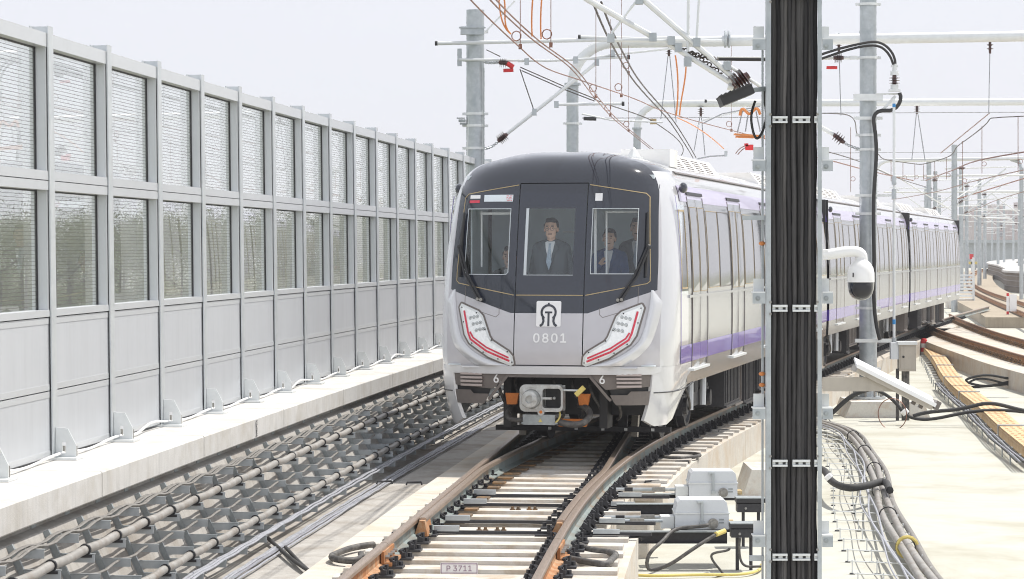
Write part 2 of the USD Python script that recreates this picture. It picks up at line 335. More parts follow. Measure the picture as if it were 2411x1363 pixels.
# ------------------------------------------------------------------ rails with their fastenings
HEAD = [(-.036, -.012), (-.03, -.001), (-.012, .002), (.012, .002), (.03, -.001), (.036, -.012), (.034, -.042), (-.034, -.042)]
WEBF = [(-.009, -.0425), (.009, -.0425), (.010, -.135), (.032, -.147), (.075, -.155), (.075, -.168), (-.075, -.168), (-.075, -.155), (-.032, -.147), (-.010, -.135)]
def rail(name, label, f, y0, y1, m="rail_web", group=None, head="rail_head"):
    t = thing(name, label, "rail", (float(f(y0)), y0, 0), group=group); P = yline(f, y0, y1, .4); A = sides(P)
    ob("web", MB().sweep(WEBF, P, A), m, t); ob("head", MB().sweep(HEAD, P, A), head, t); return t
def fastening(mb, x, Y, slope, inner=True, outer=True, brace=False, wide=.20):
    t = unit((slope, 1, 0)); n = np.array([t[1], -t[0], 0]); o = np.array([x, Y, 0.])
    mb.obox(o + (0, 0, -.178), n * wide, t * .088, (0, 0, .0095))
    for s, on in ((1, outer), (-1, inner)):
        if not on: continue
        b = o + n * s * .118
        mb.obox(b + (0, 0, -.148), n * .026, t * .062, (0, 0, .022))
        mb.tube([b - t * .05 + (0, 0, -.13), b - t * .045 + n * s * -.03 + (0, 0, -.112), b + (0, 0, -.098), b + t * .045 + n * s * -.03 + (0, 0, -.112), b + t * .05 + (0, 0, -.13)], .014, 5)
        mb.cyl(b + n * s * .022 + (0, 0, -.165), b + n * s * .022 + (0, 0, -.085), .016, 6)
        mb.cyl(o + n * s * (wide - .03) + t * .04 + (0, 0, -.172), o + n * s * (wide - .03) + t * .04 + (0, 0, -.135), .022, 6)
        if brace and s > 0:
            mb.obox(b + n * .03 + (0, 0, -.105), n * .045 + np.array([0, 0, -.03]), t * .022, np.array([0, 0, .02]) + n * .012)
            mb.cyl(b + n * .05 + (0, 0, -.1), b + n * .05 + (0, 0, -.035), .017, 6)
def fasten(t, f, df, ys, m="iron", **k):
    for Y in ys:
        mb = MB(); fastening(mb, float(f(Y)), Y, df(Y) if callable(df) else df, **k); ob("fastening", mb, m, t)
def inl(Y): return np.maximum(xs(Y) + .078 + .0 * Y, xr(Y) - 1.505 * np.sqrt(1 + sr(Y) ** 2))
def inr(Y): return np.minimum(xr(Y) - .078, xs(Y) + 1.508)
sl = [y for y in SLEEPERS]
near = lambda a, b: [y for y in sl if a < y < b]
t = rail("running_rail", "rusty brown rail on the left side of the track, in front of the points", xs, 12, 21.9, "rail_rust"); fasten(t, xs, .09, near(16, 21.9))
t = rail("running_rail", "rusty brown rail on the right side of the track, in front of the points", xr, 12, 22.2, "rail_rust"); fasten(t, xr, sr, near(16, 22.2))
t = rail("stock_rail", "grey straight outer rail left of the points, running under the train's left side", xs, 21.92, 60); fasten(t, xs, .09, near(21.9, 24.0)); fasten(t, xs, .09, near(24, 39), inner=False)
t = rail("stock_rail", "grey outer rail right of the points, curving away to the right under the train", xr, 22.22, 112, head="rail_head"); fasten(t, xr, sr, near(22.2, 23.9)); fasten(t, xr, sr, near(23.9, 62), inner=False, brace=True)
mb = MB()
for Y in np.arange(62.2, 100, .62): fastening(mb, float(xr(Y)), Y, float(sr(Y)))
ob("far_fastening", mb, "iron", t, kind="stuff")
t = rail("tongue_rail", "tapered rusty tongue rail lying against the left outer rail", inl, 23.95, 52, "rail_web"); fasten(t, inl, sr, near(24.2, 39), "iron_brown", outer=False, wide=.26)
ob("blade_tip", MB().sweep([(-.02, -.02), (.03, -.02), (.06, -.165), (-.07, -.165)], yline(inl, 23.85, 24.25), sides(yline(inl, 23.85, 24.25))), "rail_rust", t)
t = rail("tongue_rail", "tapered rusty tongue rail lying against the right outer rail", inr, 23.75, 52, "rail_web", head="rail_head"); fasten(t, inr, .09, near(24.0, 39), "iron", outer=False, wide=.26)
ob("blade_tip", MB().sweep([(-.03, -.02), (.02, -.02), (.07, -.165), (-.1, -.165)], yline(inr, 23.65, 24.05), sides(yline(inr, 23.65, 24.05))), "rail_rust", t)
# insulated joints where the rust begins
for f, Y, lab in ((xs, 21.9, "orange rusty joint plate bolted to the left rail"), (xr, 22.2, "orange rusty joint plate bolted to the right rail")):
    h = .09; tt = unit((h, 1, 0)); n = np.array([tt[1], -tt[0], 0]); o = np.array([float(f(Y)), Y, 0]); s = -1 if f is xr else 1
    j = thing("joint_plate", lab, "rail joint", o)
    ob("plate", MB().obox(o + n * .034 + (0, 0, -.09), n * .014, tt * .32, (0, 0, .05)).obox(o - n * .034 + (0, 0, -.09), n * .014, tt * .32, (0, 0, .05)).obox(o + n * .06 + (0, 0, -.15), n * .05, tt * .3, (0, 0, .014)), "rail_rust", j)
    for k in (-.24, -.08, .08, .24):
        ob("bolt", MB().cyl(o - n * .075 + tt * k + (0, 0, -.09), o + n * .085 + tt * k + (0, 0, -.09), .018, 6), "bolt", j)
# rods that move the points
for Y, m in ((24.15, "iron"), (25.1, "iron"), (26.75, "iron"), (27.75, "iron")):
    xa, xc = float(inl(Y)) - .02, float(xr(Y)) + .75; j = thing("switch_rod", "dark steel rod between sleepers, %s of the four crossing the points" % {24.15: "nearest", 25.1: "second", 26.75: "third", 27.75: "farthest"}[Y], "rod", (xa, Y, -.15))
    dy = -.1 * (xc - xa)
    ob("bar", MB().bar((xa, Y + .1, -.165), (xc, Y + .1 + dy, -.165), .055, .03), m, j)
    ob("clamp", MB().bar((xa + .1, Y + .09, -.13), (xa + .34, Y + .07, -.13), .07, .05), "galv", j)
    ob("clamp", MB().bar((xc - .55, Y + dy + .13, -.14), (xc - .3, Y + dy + .11, -.14), .06, .04), "galv", j)
for Y, x0 in ((26.5, 1236), (24.55, 1160)):
    p = atz(x0, 585 + 2.72 * 6000 / Y, SLP_Z)
    for k in (-.13, -.07, .045, .105):
        single("anchor_bolt", MB().cyl((p[0] + k, Y, SLP_Z - .01), (p[0] + k, Y, SLP_Z + .035), .017, 6).cyl((p[0] + k, Y, SLP_Z), (p[0] + k, Y, SLP_Z + .012), .028, 8), "iron_brown",
               "small rusty bolt in a row of four on %s sleeper between the rails" % ("the farther" if Y > 25 else "the nearer"), "bolt", "bolts on the %s sleeper between the rails" % ("farther" if Y > 25 else "nearer"))
# number plate on the sleeper
c = at(1081, 1338, 21.35); pl = thing("number_plate", "small white framed plate reading P 3711 on a sleeper between the rails", "sign", c)
ob("board", MB().box(c, (.315, .006, .092)), "white", pl)
fr = MB()
for x in (-.15, .15): fr.box(c + (x, -.004, 0), (.006, .004, .084))
for z in (-.039, .039): fr.box(c + (0, -.004, z), (.306, .004, .006))
ob("border", fr, "sign_ink", pl)
def text(txt, h, o, ex, ez, depth=.003, bold=False, center=True):
    """Lettering at o, reading along ex, up ez."""
    m = meshkit.text_mesh(txt, h, depth, bold); V = m.vertices.copy()
    if center: V[:, 0] -= (V[:, 0].min() + V[:, 0].max()) / 2; V[:, 1] -= (V[:, 1].min() + V[:, 1].max()) / 2
    n = np.cross(ex, ez); W = np.asarray(o) + V[:, :1] * np.asarray(ex) + V[:, 1:2] * np.asarray(ez) + V[:, 2:] * n
    return MB().add(W, m.faces)
ob("lettering", text("P 3711", .046, c + (0, -.0035, 0), (1, 0, 0), (0, 0, 1)), "sign_ink", pl)

# ------------------------------------------------------------------ trough wall on the left: coping blocks, sloping web, cable brackets
wall = thing("concrete_parapet", "long white concrete trough wall with square coping, left of the track", "wall", (float(xl(14)), 14, 0))
P = yline(xl, 11, 62, 1.0); A = sides(P)
ob("web", MB().sweep([(-.95, .575), (-.12, .575), (-.12, .52), (-.05, .50), (.32, -.28), (.40, -.31), (1.265, -.31), (1.265, -.9), (-.95, -.9)], P, A), "web", wall)
J = [11.9, 15.9, 19.85, 23.6, 27.6, 31.5, 35.5, 39.5, 43.5, 47.5, 51.5, 56, 60]
for a, b in zip(J[:-1], J[1:]):
    P = yline(xl, a + .009, b - .009, .5); ob("coping_block", MB().sweep([(-1.15, .585), (-.012, .585), (0, .597), (0, .783), (-.012, .795), (-1.15, .795)], P, sides(P)), "coping", wall)
def wp(Y, d, z):
    s = .09 + .0012 * (Y - 21); k = 1 / math.hypot(1, s); return np.array([float(xl(Y)) + d * k, Y - d * s * k, z])
def wd(z): return -.05 + (.50 - z) * .474
UPY = np.arange(15.55, 47, .925)
for Y in UPY:
    n = unit((1, -.1, 0)); tt = unit((.1, 1, 0))
    ob("joint_recess", MB().obox(wp(Y, -.118, .55), n * .004, tt * .06, (0, 0, .03)), "galv_dull", wall)
first = None
LEVELS = [(.445, .22), (.305, .27), (.16, .24), (.03, .26), (-.065, .27), (-.19, .24)]
for i, Y in enumerate(UPY):
    loc = wp(Y, 0, 0); rz = -math.atan(.09 + .0012 * (Y - 21))
    if first is None:
        t = first = thing("cable_bracket", "galvanized cable bracket with six arms on the sloping wall under the coping", "cable bracket", loc, rz, "cable brackets in a row along the sloping wall")
        up = MB().bar((wd(.50) + .02, 0, .50), (wd(-.28) + .02, 0, -.28), .055, .03, up=(0, 1, 0)); ob("upright", up, "galv_dull", t, local=True)
        for z, L in LEVELS:
            d0 = wd(z) + .02; m = MB().mm(d0, d0 + L, -.004, .004, z - .03, z + .03).mm(d0, d0 + L, -.004, .03, z + .028, z + .033); ob("arm", m, "galv", t, local=True)
    else: copy(first, loc, rz)
def run(d, z, y0=14.5, y1=46, wob=.012, sag=.0, step=.23, ph=0):
    Y = np.arange(y0, y1, step); k = (Y - 15.55) / .925
    s = sag * (np.cos(2 * np.pi * k) - 1) * .5
    return np.array([wp(y, d + wob * math.sin(y * .55 + ph) + wob * .4 * math.sin(y * 1.7 + 2 * ph), z + s_) for y, s_ in zip(Y, s)])
for d, z, nm, y1 in ((.262, .366, "upper", 47), (.425, -.005, "lower", 46)):
    t = thing("cable_pipe", f"{nm} thick grey power cable clamped along the wall brackets", "cable", wp(14.5, d, z))
    ob("sheath", MB().tube(run(d, z, wob=.006, sag=.012, y1=y1, step=.185), .034, 10), "pipe", t, smooth=True)
    for Y in UPY:
        if Y < y1 - .5:
            ob("clamp", MB().torus(wp(Y, d, z), (.1, 1, 0), .037, .010, 12, 5).box(wp(Y, d, z - .045), (.1, .03, .02)), "black", t)
for nm, dz, zz, cnt, r, m, sag in (("topmost", .11, .485, 4, .0105, "cable_grey", .03), ("second", .20, .325, 2, .010, "cable_grey", .03), ("third", .30, .18, 1, .011, "cable_grey", .02), ("fourth", .36, -.045, 2, .009, "cable_grey", .025), ("fifth", .50, -.15, 3, .012, "cable_light", .012), ("lowest", .66, -.27, 5, .011, "cable_light", .006)):
    t = thing("cable_bundle", f"bundle of thin grey cables sagging along the {nm} tier of wall brackets", "cables", wp(14.5, dz, zz))
    for k in range(cnt):
        ob("cable", MB().tube(run(dz + .03 * (k - cnt / 2), zz + .008 * (k % 2), wob=.008, sag=sag * (.8 + .5 * RNG.random()), ph=k * 1.7), r, 5, caps=False), m, t)
mk = MB(); o = np.array([float(xl(26.1)) + .002, 26.1, 0.])
for k in range(9):
    for j in range(3):
        if RNG.random() < .8: mk.obox(o + np.array([.001, -.07 + .05 * j + .01 * RNG.random(), .765 - .019 * k]), (.001, 0, 0), (0, .012 + .01 * RNG.random(), 0), (0, 0, .004 + .003 * RNG.random()))
ob("stencil_mark", mk, "black", wall)
mk = MB(); o = np.array([float(xl(41.0)) + .002, 41.0, 0.])
for k in range(8): mk.obox(o + np.array([.001, .03 * (k % 2), .76 - .019 * k]), (.001, 0, 0), (0, .05, 0), (0, 0, .004))
ob("stencil_mark", mk, "black", wall)

# ------------------------------------------------------------------ noise barrier
bar_ = thing("noise_barrier", "tall curved noise barrier of grey steel panels and wired glass panes on the left", "barrier", (float(xb(21)), 21, .8))
BY = 21.0 + 1.945 * np.arange(-3, 19)
LEAN = .012
def bp(i):
    p, q = np.array([float(xb(BY[i])), BY[i], 0]), np.array([float(xb(BY[i + 1])), BY[i + 1], 0]); return p, unit(q - p), np.linalg.norm(q - p)
def lean(mb):
    V, F = mb.arr(); V = V.copy(); V[:, 0] -= (V[:, 2] - .8) * LEAN; return V, F
for i in range(len(BY) - 1):
    o, t, L = bp(i); n = np.array([t[1], -t[0], 0])
    def blk(mb, s0, s1, a0, a1, z0, z1): return mb.obox(o + t * (s0 + s1) / 2 + n * (a0 + a1) / 2 + (0, 0, (z0 + z1) / 2), t * (s1 - s0) / 2, n * (a1 - a0) / 2, (0, 0, (z1 - z0) / 2))
    m = MB(); blk(m, -.075, .075, .06, .072, .80, 4.36); blk(m, -.075, .075, -.09, -.078, .80, 4.36); blk(m, -.006, .006, -.078, .06, .80, 4.36)
    po = ob("post", lean(m), "post", bar_)
    gs = MB().poly(Polygon([(0, 0), (.17, 0), (.17, .10), (.10, .235), (0, .245)]).difference(sbox(.055, .03, .085, .12)), o + n * .073 + t * -.008 + (0, 0, .815), n, (0, 0, 1), t * .016)
    ob("base_gusset", gs, "galv_white", po)
    ob("base_plate", blk(MB(), -.13, .13, -.16, .28, .797, .815), "galv_white", po)
    for a in (.12, .22): p = o + n * a + t * .07; ob("anchor_bolt", MB().cyl(p + (0, 0, .81), p + (0, 0, .90), .016, 6), "bolt", po)
    a, b = .02, L - .02
    for z0, z1 in ((.822, 1.357), (1.366, 1.962)):
        pn_ = ob("steel_panel", lean(blk(MB(), a, b, -.05, .046, z0, z1)), "panel", bar_)
        for e0, e1 in ((z0, z0 + .05), (z1 - .05, z1)): ob("edge_strip", lean(blk(MB(), a, b, .046, .050, e0, e1)), "frame", pn_)
    for z0, z1, lo, hi in ((1.971, 3.085, .055, .075), (3.092, 4.30, .075, .115)):
        m = MB(); blk(m, a, b, -.07, .058, z0, z0 + lo); blk(m, a, b, -.07, .058, z1 - hi, z1); blk(m, a, a + .085, -.07, .052, z0 + lo, z1 - hi); blk(m, b - .085, b, -.07, .052, z0 + lo, z1 - hi)
        m_ = ob("window_panel", lean(m), "frame", bar_)
        ga, gb, gz0, gz1 = a + .085, b - .085, z0 + lo, z1 - hi
        ob("seal", lean(blk(blk(MB(), gb - .012, gb, -.05, -.03, gz0, gz1), ga, gb, -.05, -.03, gz1 - .012, gz1)), "black", m_)
        ob("pane", lean(blk(MB(), ga, gb, -.046, -.042, gz0, gz1)), "pane", m_)
        if i < 17:
            w = MB()
            for z in np.arange(gz0 + .03, gz1 - .01, .0305): blk(w, ga, gb, -.0405, -.0385, z - .0015, z + .0015)
            ob("wire_grid", lean(w), "wire_dark", m_)
pts = []
for i in range(len(BY) - 1):
    o, t, L = bp(i); n = np.array([t[1], -t[0], 0]); pts += [o + n * .12 + (0, 0, .845), o + n * .13 + t * L * .3 + (0, 0, .822), o + n * .10 + t * L * .65 + (0, 0, .815 if i % 4 else .87)]
single("white_cable", MB().tube(spline(pts, 300), .012, 6), "white", "white cable lying along the foot of the noise barrier", "cable", smooth=True)

# ------------------------------------------------------------------ trees beyond the barrier
def tree_mesh(seed, h, w, nleaf):
    r = np.random.default_rng(seed); tr = MB(); tr.tube([(0, 0, 0), (.15, .1, h * .45), (.05, -.1, h * .9)], [.17, .12, .04], 7); cl = []
    for k in range(16):
        a = r.random() * 6.28; z = h * (.3 + .65 * r.random()); rad = w * (1 - .75 * abs(z / h - .5)) * (.4 + .6 * r.random()); e = np.array([math.cos(a) * rad, math.sin(a) * rad, z + .3])
        tr.tube([(.1, 0, z - rad * .5), e], [.05, .015], 5); cl.append((e, w * (.25 + .25 * r.random())))
    cl.append((np.array([0, 0, h * .95]), w * .35)); V = []
    for k in range(nleaf):
        c, R = cl[r.integers(len(cl))]; p = c + r.normal(size=3) * R * (.55, .55, .5); u = unit(r.normal(size=3)); v = unit(np.cross(u, r.normal(size=3))); s = .04 + .05 * r.random()
        V += [p - u * s, p + v * s * .6, p + u * s]
    return tr, (np.array(V), np.arange(len(V)).reshape(-1, 3))
protos = []
for k, (h, w) in enumerate(((14.0, 2.7), (15.2, 2.3), (13.0, 3.1))):
    tr, lf = tree_mesh(20 + k, h, w, 16000); protos.append((tr, lf))
TL = ["rounded olive green tree behind the glass of the noise barrier", "tall narrow olive green tree behind the glass of the noise barrier", "broad low olive green tree behind the glass of the noise barrier"]
PROTO_H = [14.0, 15.2, 13.0]; srcs = [None] * 3; r = np.random.default_rng(5)
spots = []
for row, (y0, off) in enumerate(((82, -5.5), (100, -7.5), (124, -9), (150, -11))):
    for j in range(17): spots.append((-.205 * y0 * (1 - j / 18.5) + off * .2 + r.normal() * .8, y0 + j * 2.6 + r.normal() * 2.5))
for i, (x, y) in enumerate(spots):
    if x > float(xb(min(y, 55))) - 4.5 and y < 70: x = float(xb(min(y, 55))) - 4.5 - r.random() * 2
    k = int(r.integers(3)); z = -9 - PROTO_H[k] + 9 + 2.53 + y * (.0075 + .0095 * r.random()) - .35
    if srcs[k] is None:
        t = srcs[k] = thing("tree", TL[k], "tree", (x, y, z), r.random() * 6, "trees seen through the barrier glass")
        ob("trunk", protos[k][0], "bark", t, local=True); ob("crown", protos[k][1], "leaf", t, local=True)
    else: copy(srcs[k], (x, y, z), r.random() * 6)
# ------------------------------------------------------------------ the metro train. Car frame: x to the photograph's right, y back from the nose, z up
ZS = np.array([.30, .80, 1.1, 1.6, 2.1, 2.6, 3.0, 3.2, 3.35, 3.45, 3.53, 3.60, 3.66, 3.71, 3.745, 3.765, 3.775])
WS = np.array([1.43, 1.475, 1.49, 1.50, 1.495, 1.475, 1.445, 1.415, 1.372, 1.32, 1.245, 1.13, .92, .73, .51, .30, .0])
SZ = np.array([.30, .80, 1.05, 1.25, 1.73, 2.3, 2.9, 3.2, 3.33, 3.45, 3.53, 3.60, 3.66, 3.71, 3.745, 3.765, 3.775])
SS = np.array([.10, .04, .02, .0, .055, .15, .28, .36, .41, .475, .54, .615, .71, .83, 1.0, 1.22, 1.6])
YE = 1.62; NEXP = 3.4
wf = PchipInterpolator(ZS, WS); sf = PchipInterpolator(SZ, SS)
def W(z): return np.maximum(wf(np.clip(z, .3, 3.775)), 0)
def S(z): return sf(np.clip(z, .3, 3.775))
def LZ(z): return np.where(z > 3.33, YE - S(z), np.interp(z, [.3, 1.3, 2.2, 3.33], [1.05, .95, .95, YE - .41]))
def yf(x, z):
    """Depth of the nose's surface at (x, z)."""
    x, z = np.asarray(x, float), np.asarray(z, float); q = np.clip(np.abs(x) / np.maximum(W(z), 1e-6), 0, 1)
    return S(z) + LZ(z) * (1 - np.maximum(1 - q ** NEXP, 0) ** (1 / NEXP))
XBF = .90
def patch(poly, off=0., cell=.07, mb=None, rows=None):
    """The polygon (x, z) laid on the nose's surface, off metres proud."""
    mb = mb or MB(); x0, z0, x1, z1 = poly.bounds
    for i in range(int((x1 - x0) / cell) + 1):
        for j in range(int((z1 - z0) / cell) + 1):
            c = sbox(x0 + i * cell, z0 + j * cell, x0 + (i + 1) * cell, z0 + (j + 1) * cell)
            if not c.intersects(poly): continue
            for g in getattr(c.intersection(poly), "geoms", [c.intersection(poly)]):
                if g.geom_type != "Polygon" or g.area < 1e-7: continue
                v, f = trimesh.creation.triangulate_polygon(g, engine="earcut")
                P = np.stack([v[:, 0], yf(v[:, 0], v[:, 1]) - off, v[:, 1]], 1); n = np.cross(P[f[:, 1]] - P[f[:, 0]], P[f[:, 2]] - P[f[:, 0]])
                mb.add(P, np.where(n[:, 1:2] > 0, f[:, ::-1], f))
    return mb
def rib(pts, off, w, h, mb=None, closed=False):
    """A strip of width w laid along (x, z) points on the nose's surface, h proud."""
    line = LineString(pts); N = max(3, int(line.length / .06)); q = [line.interpolate(i / N, normalized=True) for i in range(N + 1)]
    return patch(line.buffer(w / 2, cap_style=2, join_style=1), off + h, .09, mb)
def mir(pl): return affinity.scale(pl, -1, 1, origin=(0, 0))
TH = math.atan(.222); NOSE = (.44, 31.27, 0.)

def body_rows(y0, y1, zs, mb, off=0., close=False):
    """Both sides and roof between y0 and y1 over the heights zs."""
    Z = np.asarray(zs); X = W(Z) + off
    for s in (1, -1):
        V = np.vstack([np.stack([s * X, 0 * Z + y, Z], 1) for y in (y0, y1)]); n = len(Z)
        mb.add(V, [[k, k + n, k + n + 1, k + 1] if s > 0 else [k, k + 1, k + n + 1, k + n] for k in range(n - 1)])
    return mb
def side(mb, s, y0, y1, z0, z1, off, th=.0, nz=6):
    """A panel on the car's side s, off proud of it, with thickness th."""
    Z = np.linspace(z0, z1, nz); X = s * (W(Z) + off); n = nz
    A = np.stack([X, 0 * Z + y0, Z], 1); B = np.stack([X, 0 * Z + y1, Z], 1)
    f = [[k, k + n, k + n + 1, k + 1] if s > 0 else [k, k + 1, k + n + 1, k + n] for k in range(n - 1)]; mb.add(np.vstack([A, B]), f)
    if th:
        for P, fl in ((A, 0), (B, 1)):
            Q = P.copy(); Q[:, 0] -= s * th; g = [[k, k + n, k + n + 1, k + 1] for k in range(n - 1)]; mb.add(np.vstack([P, Q]), g if (fl == 1) ^ (s < 0) else [x[::-1] for x in g])
        for k in (0, n - 1):
            Q = np.array([A[k], B[k], B[k] - (s * th, 0, 0), A[k] - (s * th, 0, 0)]); mb.add(Q, [[0, 1, 2, 3] if (k == 0) ^ (s > 0) else [3, 2, 1, 0]])
    return mb
def rframe(y0, y1, z0, z1, w, mb, s, off):
    for a in ((y0, y1, z0, z0 + w), (y0, y1, z1 - w, z1), (y0, y0 + w, z0, z1), (y1 - w, y1, z0, z1)): side(mb, s, *a, off, .004, 6)
    return mb
ROOFZ = np.r_[np.linspace(3.2, 3.6, 9), 3.63, 3.66, 3.69, 3.71, 3.73, 3.745, 3.757, 3.765, 3.771, 3.775]
def rail_dx(t, yc):
    p = np.array([math.cos(t.rz) * 0 - math.sin(t.rz) * yc, math.cos(t.rz) * yc]) + t.loc[:2]; return float((xr(p[1]) - .755 - p[0]) * math.cos(t.rz))
def wheelset(t, yc):
    dx = rail_dx(t, yc)
    for yy in (yc - 1.1, yc + 1.1):
        for s in (-1, 1):
            m = MB().tube_prof((dx + s * .685, yy, .42), (s, 0, 0), [(.0, .0), (.45, .0), (.45, .028), (.42, .034), (.415, .135), (.36, .14), (.33, .11), (.15, .10), (.13, .16), (0, .16)], 26); ob("wheel", m, "iron", t, local=True, smooth=35)
        ob("axle", MB().cyl((dx - .7, yy, .42), (dx + .7, yy, .42), .08, 10), "iron", t, local=True)
def bogie(t, yc):
    dx = rail_dx(t, yc)
    wheelset(t, yc)
    for s in (-1, 1):
        x = dx + s * .99; m = MB(); m.bar((x, yc - 1.45, .52), (x, yc - .5, .46), .16, .2).bar((x, yc - .52, .46), (x, yc + .52, .46), .16, .2).bar((x, yc + .5, .46), (x, yc + 1.45, .52), .16, .2)
        for yy in (yc - 1.1, yc + 1.1):
            m.box((x + s * .02, yy, .44), (.2, .3, .26)); m.cyl((x + s * .1, yy, .43), (x + s * .17, yy, .43), .115, 12)
            for d in (-.17, .17): m.cyl((x, yy + d, .55), (x, yy + d, .74), .075, 8)
        m.cyl((x - s * .05, yc, .56), (x - s * .05, yc, .8), .2, 12)
        ob("bogie_frame", m, "iron", t, local=True)
        for d in (-.62, .58):
            ob("damper", MB().cyl((x + s * .13, yc + d, .35), (x + s * .13, yc + d + .04, .82), .045, 8), "box_white", t, local=True)
        ob("brake_hose", MB().tube(spline([(x + s * .1, yc - 1.3, .78), (x + s * .2, yc - 1.2, .55), (x + s * .16, yc - .95, .38), (x + s * .06, yc - .8, .5), (x, yc - .7, .78)], 16), .018, 6), "hose", t, local=True)
def underframe(t, y0, y1, seed):
    r = np.random.default_rng(seed); y = y0
    while y < y1 - .3:
        L = .5 + 1.3 * r.random(); L = min(L, y1 - y); d = .42 + .28 * r.random(); hw = 1.24 + .12 * r.random(); k = ("bumper", "stainless", "iron", "iron", "black", "iron")[int(r.integers(6))]
        m = MB().mm(-hw, hw, y + .04, y + L - .04, .80 - d, .795)
        for q in np.arange(y + .12, y + L - .08, .16): m.mm(hw, hw + .02, q, q + .05, .80 - d + .05, .76)
        m.mm(hw - .05, hw + .03, y + .05, y + L - .05, .80 - d - .015, .80 - d + .015)
        ob("equipment_case", m, k, t, local=True); y += L
        if r.random() < .5:
            ob("cable_drop", MB().tube(spline([(1.15, y, .79), (1.2, y + .05, .5), (1.17, y + .12, .3), (1.1, y + .2, .45)], 10), .022, 6), "hose", t, local=True); y += .22
def doors(t, ys, y_end, sidesel=(1, -1)):
    for s in sidesel:
        for y0 in ys:
            for a, b in ((y0, y0 + .675), (y0 + .685, y0 + 1.36)):
                d = ob("door_leaf", side(MB(), s, a, b, 1.0, 3.17, .007, .03, 14), "steel" if t.path.endswith("car") else "steel_dark", t, local=True, smooth=True)
                ob("pane", side(MB(), s, a + .06, b - .06, 1.98, 3.06, .012, .004), "side_glass", d, local=True, smooth=True)
                ob("seal", rframe(a + .052, b - .052, 1.97, 3.07, .007, MB(), s, .0135), "gold", d, local=True)
                ob("stripe", side(MB(), s, a, b, 1.085, 1.305, .010, .003, 4), "purple", d, local=True)
            ob("door_header", side(MB(), s, y0 - .02, y0 + 1.38, 3.222, 3.262, .02, .02, 3), "black", t, local=True)
            ob("door_jamb", side(side(side(MB(), s, y0 - .022, y0 - .004, 1.0, 3.2, .012, .02, 10), s, y0 + 1.364, y0 + 1.382, 1.0, 3.2, .012, .02, 10), s, y0 + .674, y0 + .686, 1.0, 3.17, .0085, .0, 10), "bumper" if t.path.endswith("car") else "stainless", t, local=True)
            ob("door_sill", side(MB(), s, y0 - .05, y0 + 1.41, .955, .985, .045, .045, 3), "galv_white", t, local=True)
def car_side(t, y0, y1, ys, y_glass):
    lead = t.path.endswith("car")
    b = MB(); body_rows(y0, y1, np.linspace(.80, 3.2, 25), b); ob("body", b, "steel" if lead else "steel_dark", t, local=True, smooth=True)
    rf = MB(); body_rows(y0, y1, ROOFZ[:11], rf); ob("cornice", rf, "silver", t, local=True, smooth=True)
    rf = MB(); body_rows(y0, y1, ROOFZ[10:], rf); ob("roof", rf, "roof_white", t, local=True, smooth=True)
    ob("underfloor", MB().mm(-1.45, 1.45, y0 + .02, y1 - .02, .805, .83), "iron", t, local=True)
    for s in (1, -1):
        ob("window_band", side(MB(), s, y_glass, y1 - .06, 1.955, 3.085, .0035, .003, 10), "side_glass", t, local=True, smooth=True)
        ob("belt_rail", side(MB(), s, y_glass, y1 - .06, 1.90, 1.935, .02, .02, 4), "steel", t, local=True)
        ob("upper_stripe", side(MB(), s, y_glass - .04, y1 - .02, 3.13, 3.335, .004, .003, 6), "lilac", t, local=True, smooth=True)
        ob("lower_stripe", side(MB(), s, y_glass - .0, y1 - .02, 1.085, 1.305, .004, .003, 5), "purple", t, local=True, smooth=True)
        gp = sorted(ys); edges = [y_glass + .02] + [q for y in gp for q in (y - .1, y + 1.46)] + [y1 - .16]
        for a, c in zip(edges[::2], edges[1::2]):
            if c - a < .3: continue
            n = max(1, int(round((c - a) / 1.25)))
            for k in range(n):
                p, q = a + (c - a) * k / n + .04, a + (c - a) * (k + 1) / n - .04
                w = ob("side_window", rframe(p, q, 2.0, 3.04, .009, MB(), s, .010), ("gold" if k % 3 == 0 else "bumper") if t.path.endswith("car") else "stainless", t, local=True)
                ob("pane", side(MB(), s, p + .022, q - .022, 2.022, 3.018, .0065, .002, 6), "side_glass", w, local=True, smooth=True)
        ob("gutter", side(MB(), s, y0 + .2, y1, 3.50, 3.525, .025, .03, 3), "bumper", t, local=True)
    doors(t, ys, y1)
def aircon(t, y0, y1):
    sec = [(-1.14, 3.56), (-.94, 3.815), (.94, 3.815), (1.14, 3.56)]; P = np.array([(0, y0, 0), (0, y1, 0)], float); A = np.array([(1., 0, 0)] * 2)
    h = ob("air_conditioner", MB().sweep(sec, P, A), "roof_white", t, local=True)
    for s in (1, -1):
        u = unit((-.20 * s, 0, .255)); n = unit((.255 * s, 0, .20))
        for k, yy in enumerate(np.arange(y0 + .25, y1 - .8, .95)):
            m = MB()
            for j in range(6):
                c = np.array([1.14 * s, yy + .32, 3.56]) + u * (.055 + .042 * j) + n * .003
                for q in (-.17, .17): m.obox(c + (0, q, 0), (0, .14, 0), u * .008, n * .003)
            ob("louvre", m, "bumper", h, local=True)
    ob("skirt", MB().mm(-1.16, 1.16, y0 + .05, y1 - .05, 3.515, 3.56), "black", h, local=True)

# ---- lead car
car = thing("metro_car", "silver lead metro car with a black face, white 0801 and purple stripe", "metro car", NOSE, -TH, group=None)
CL = 20.25
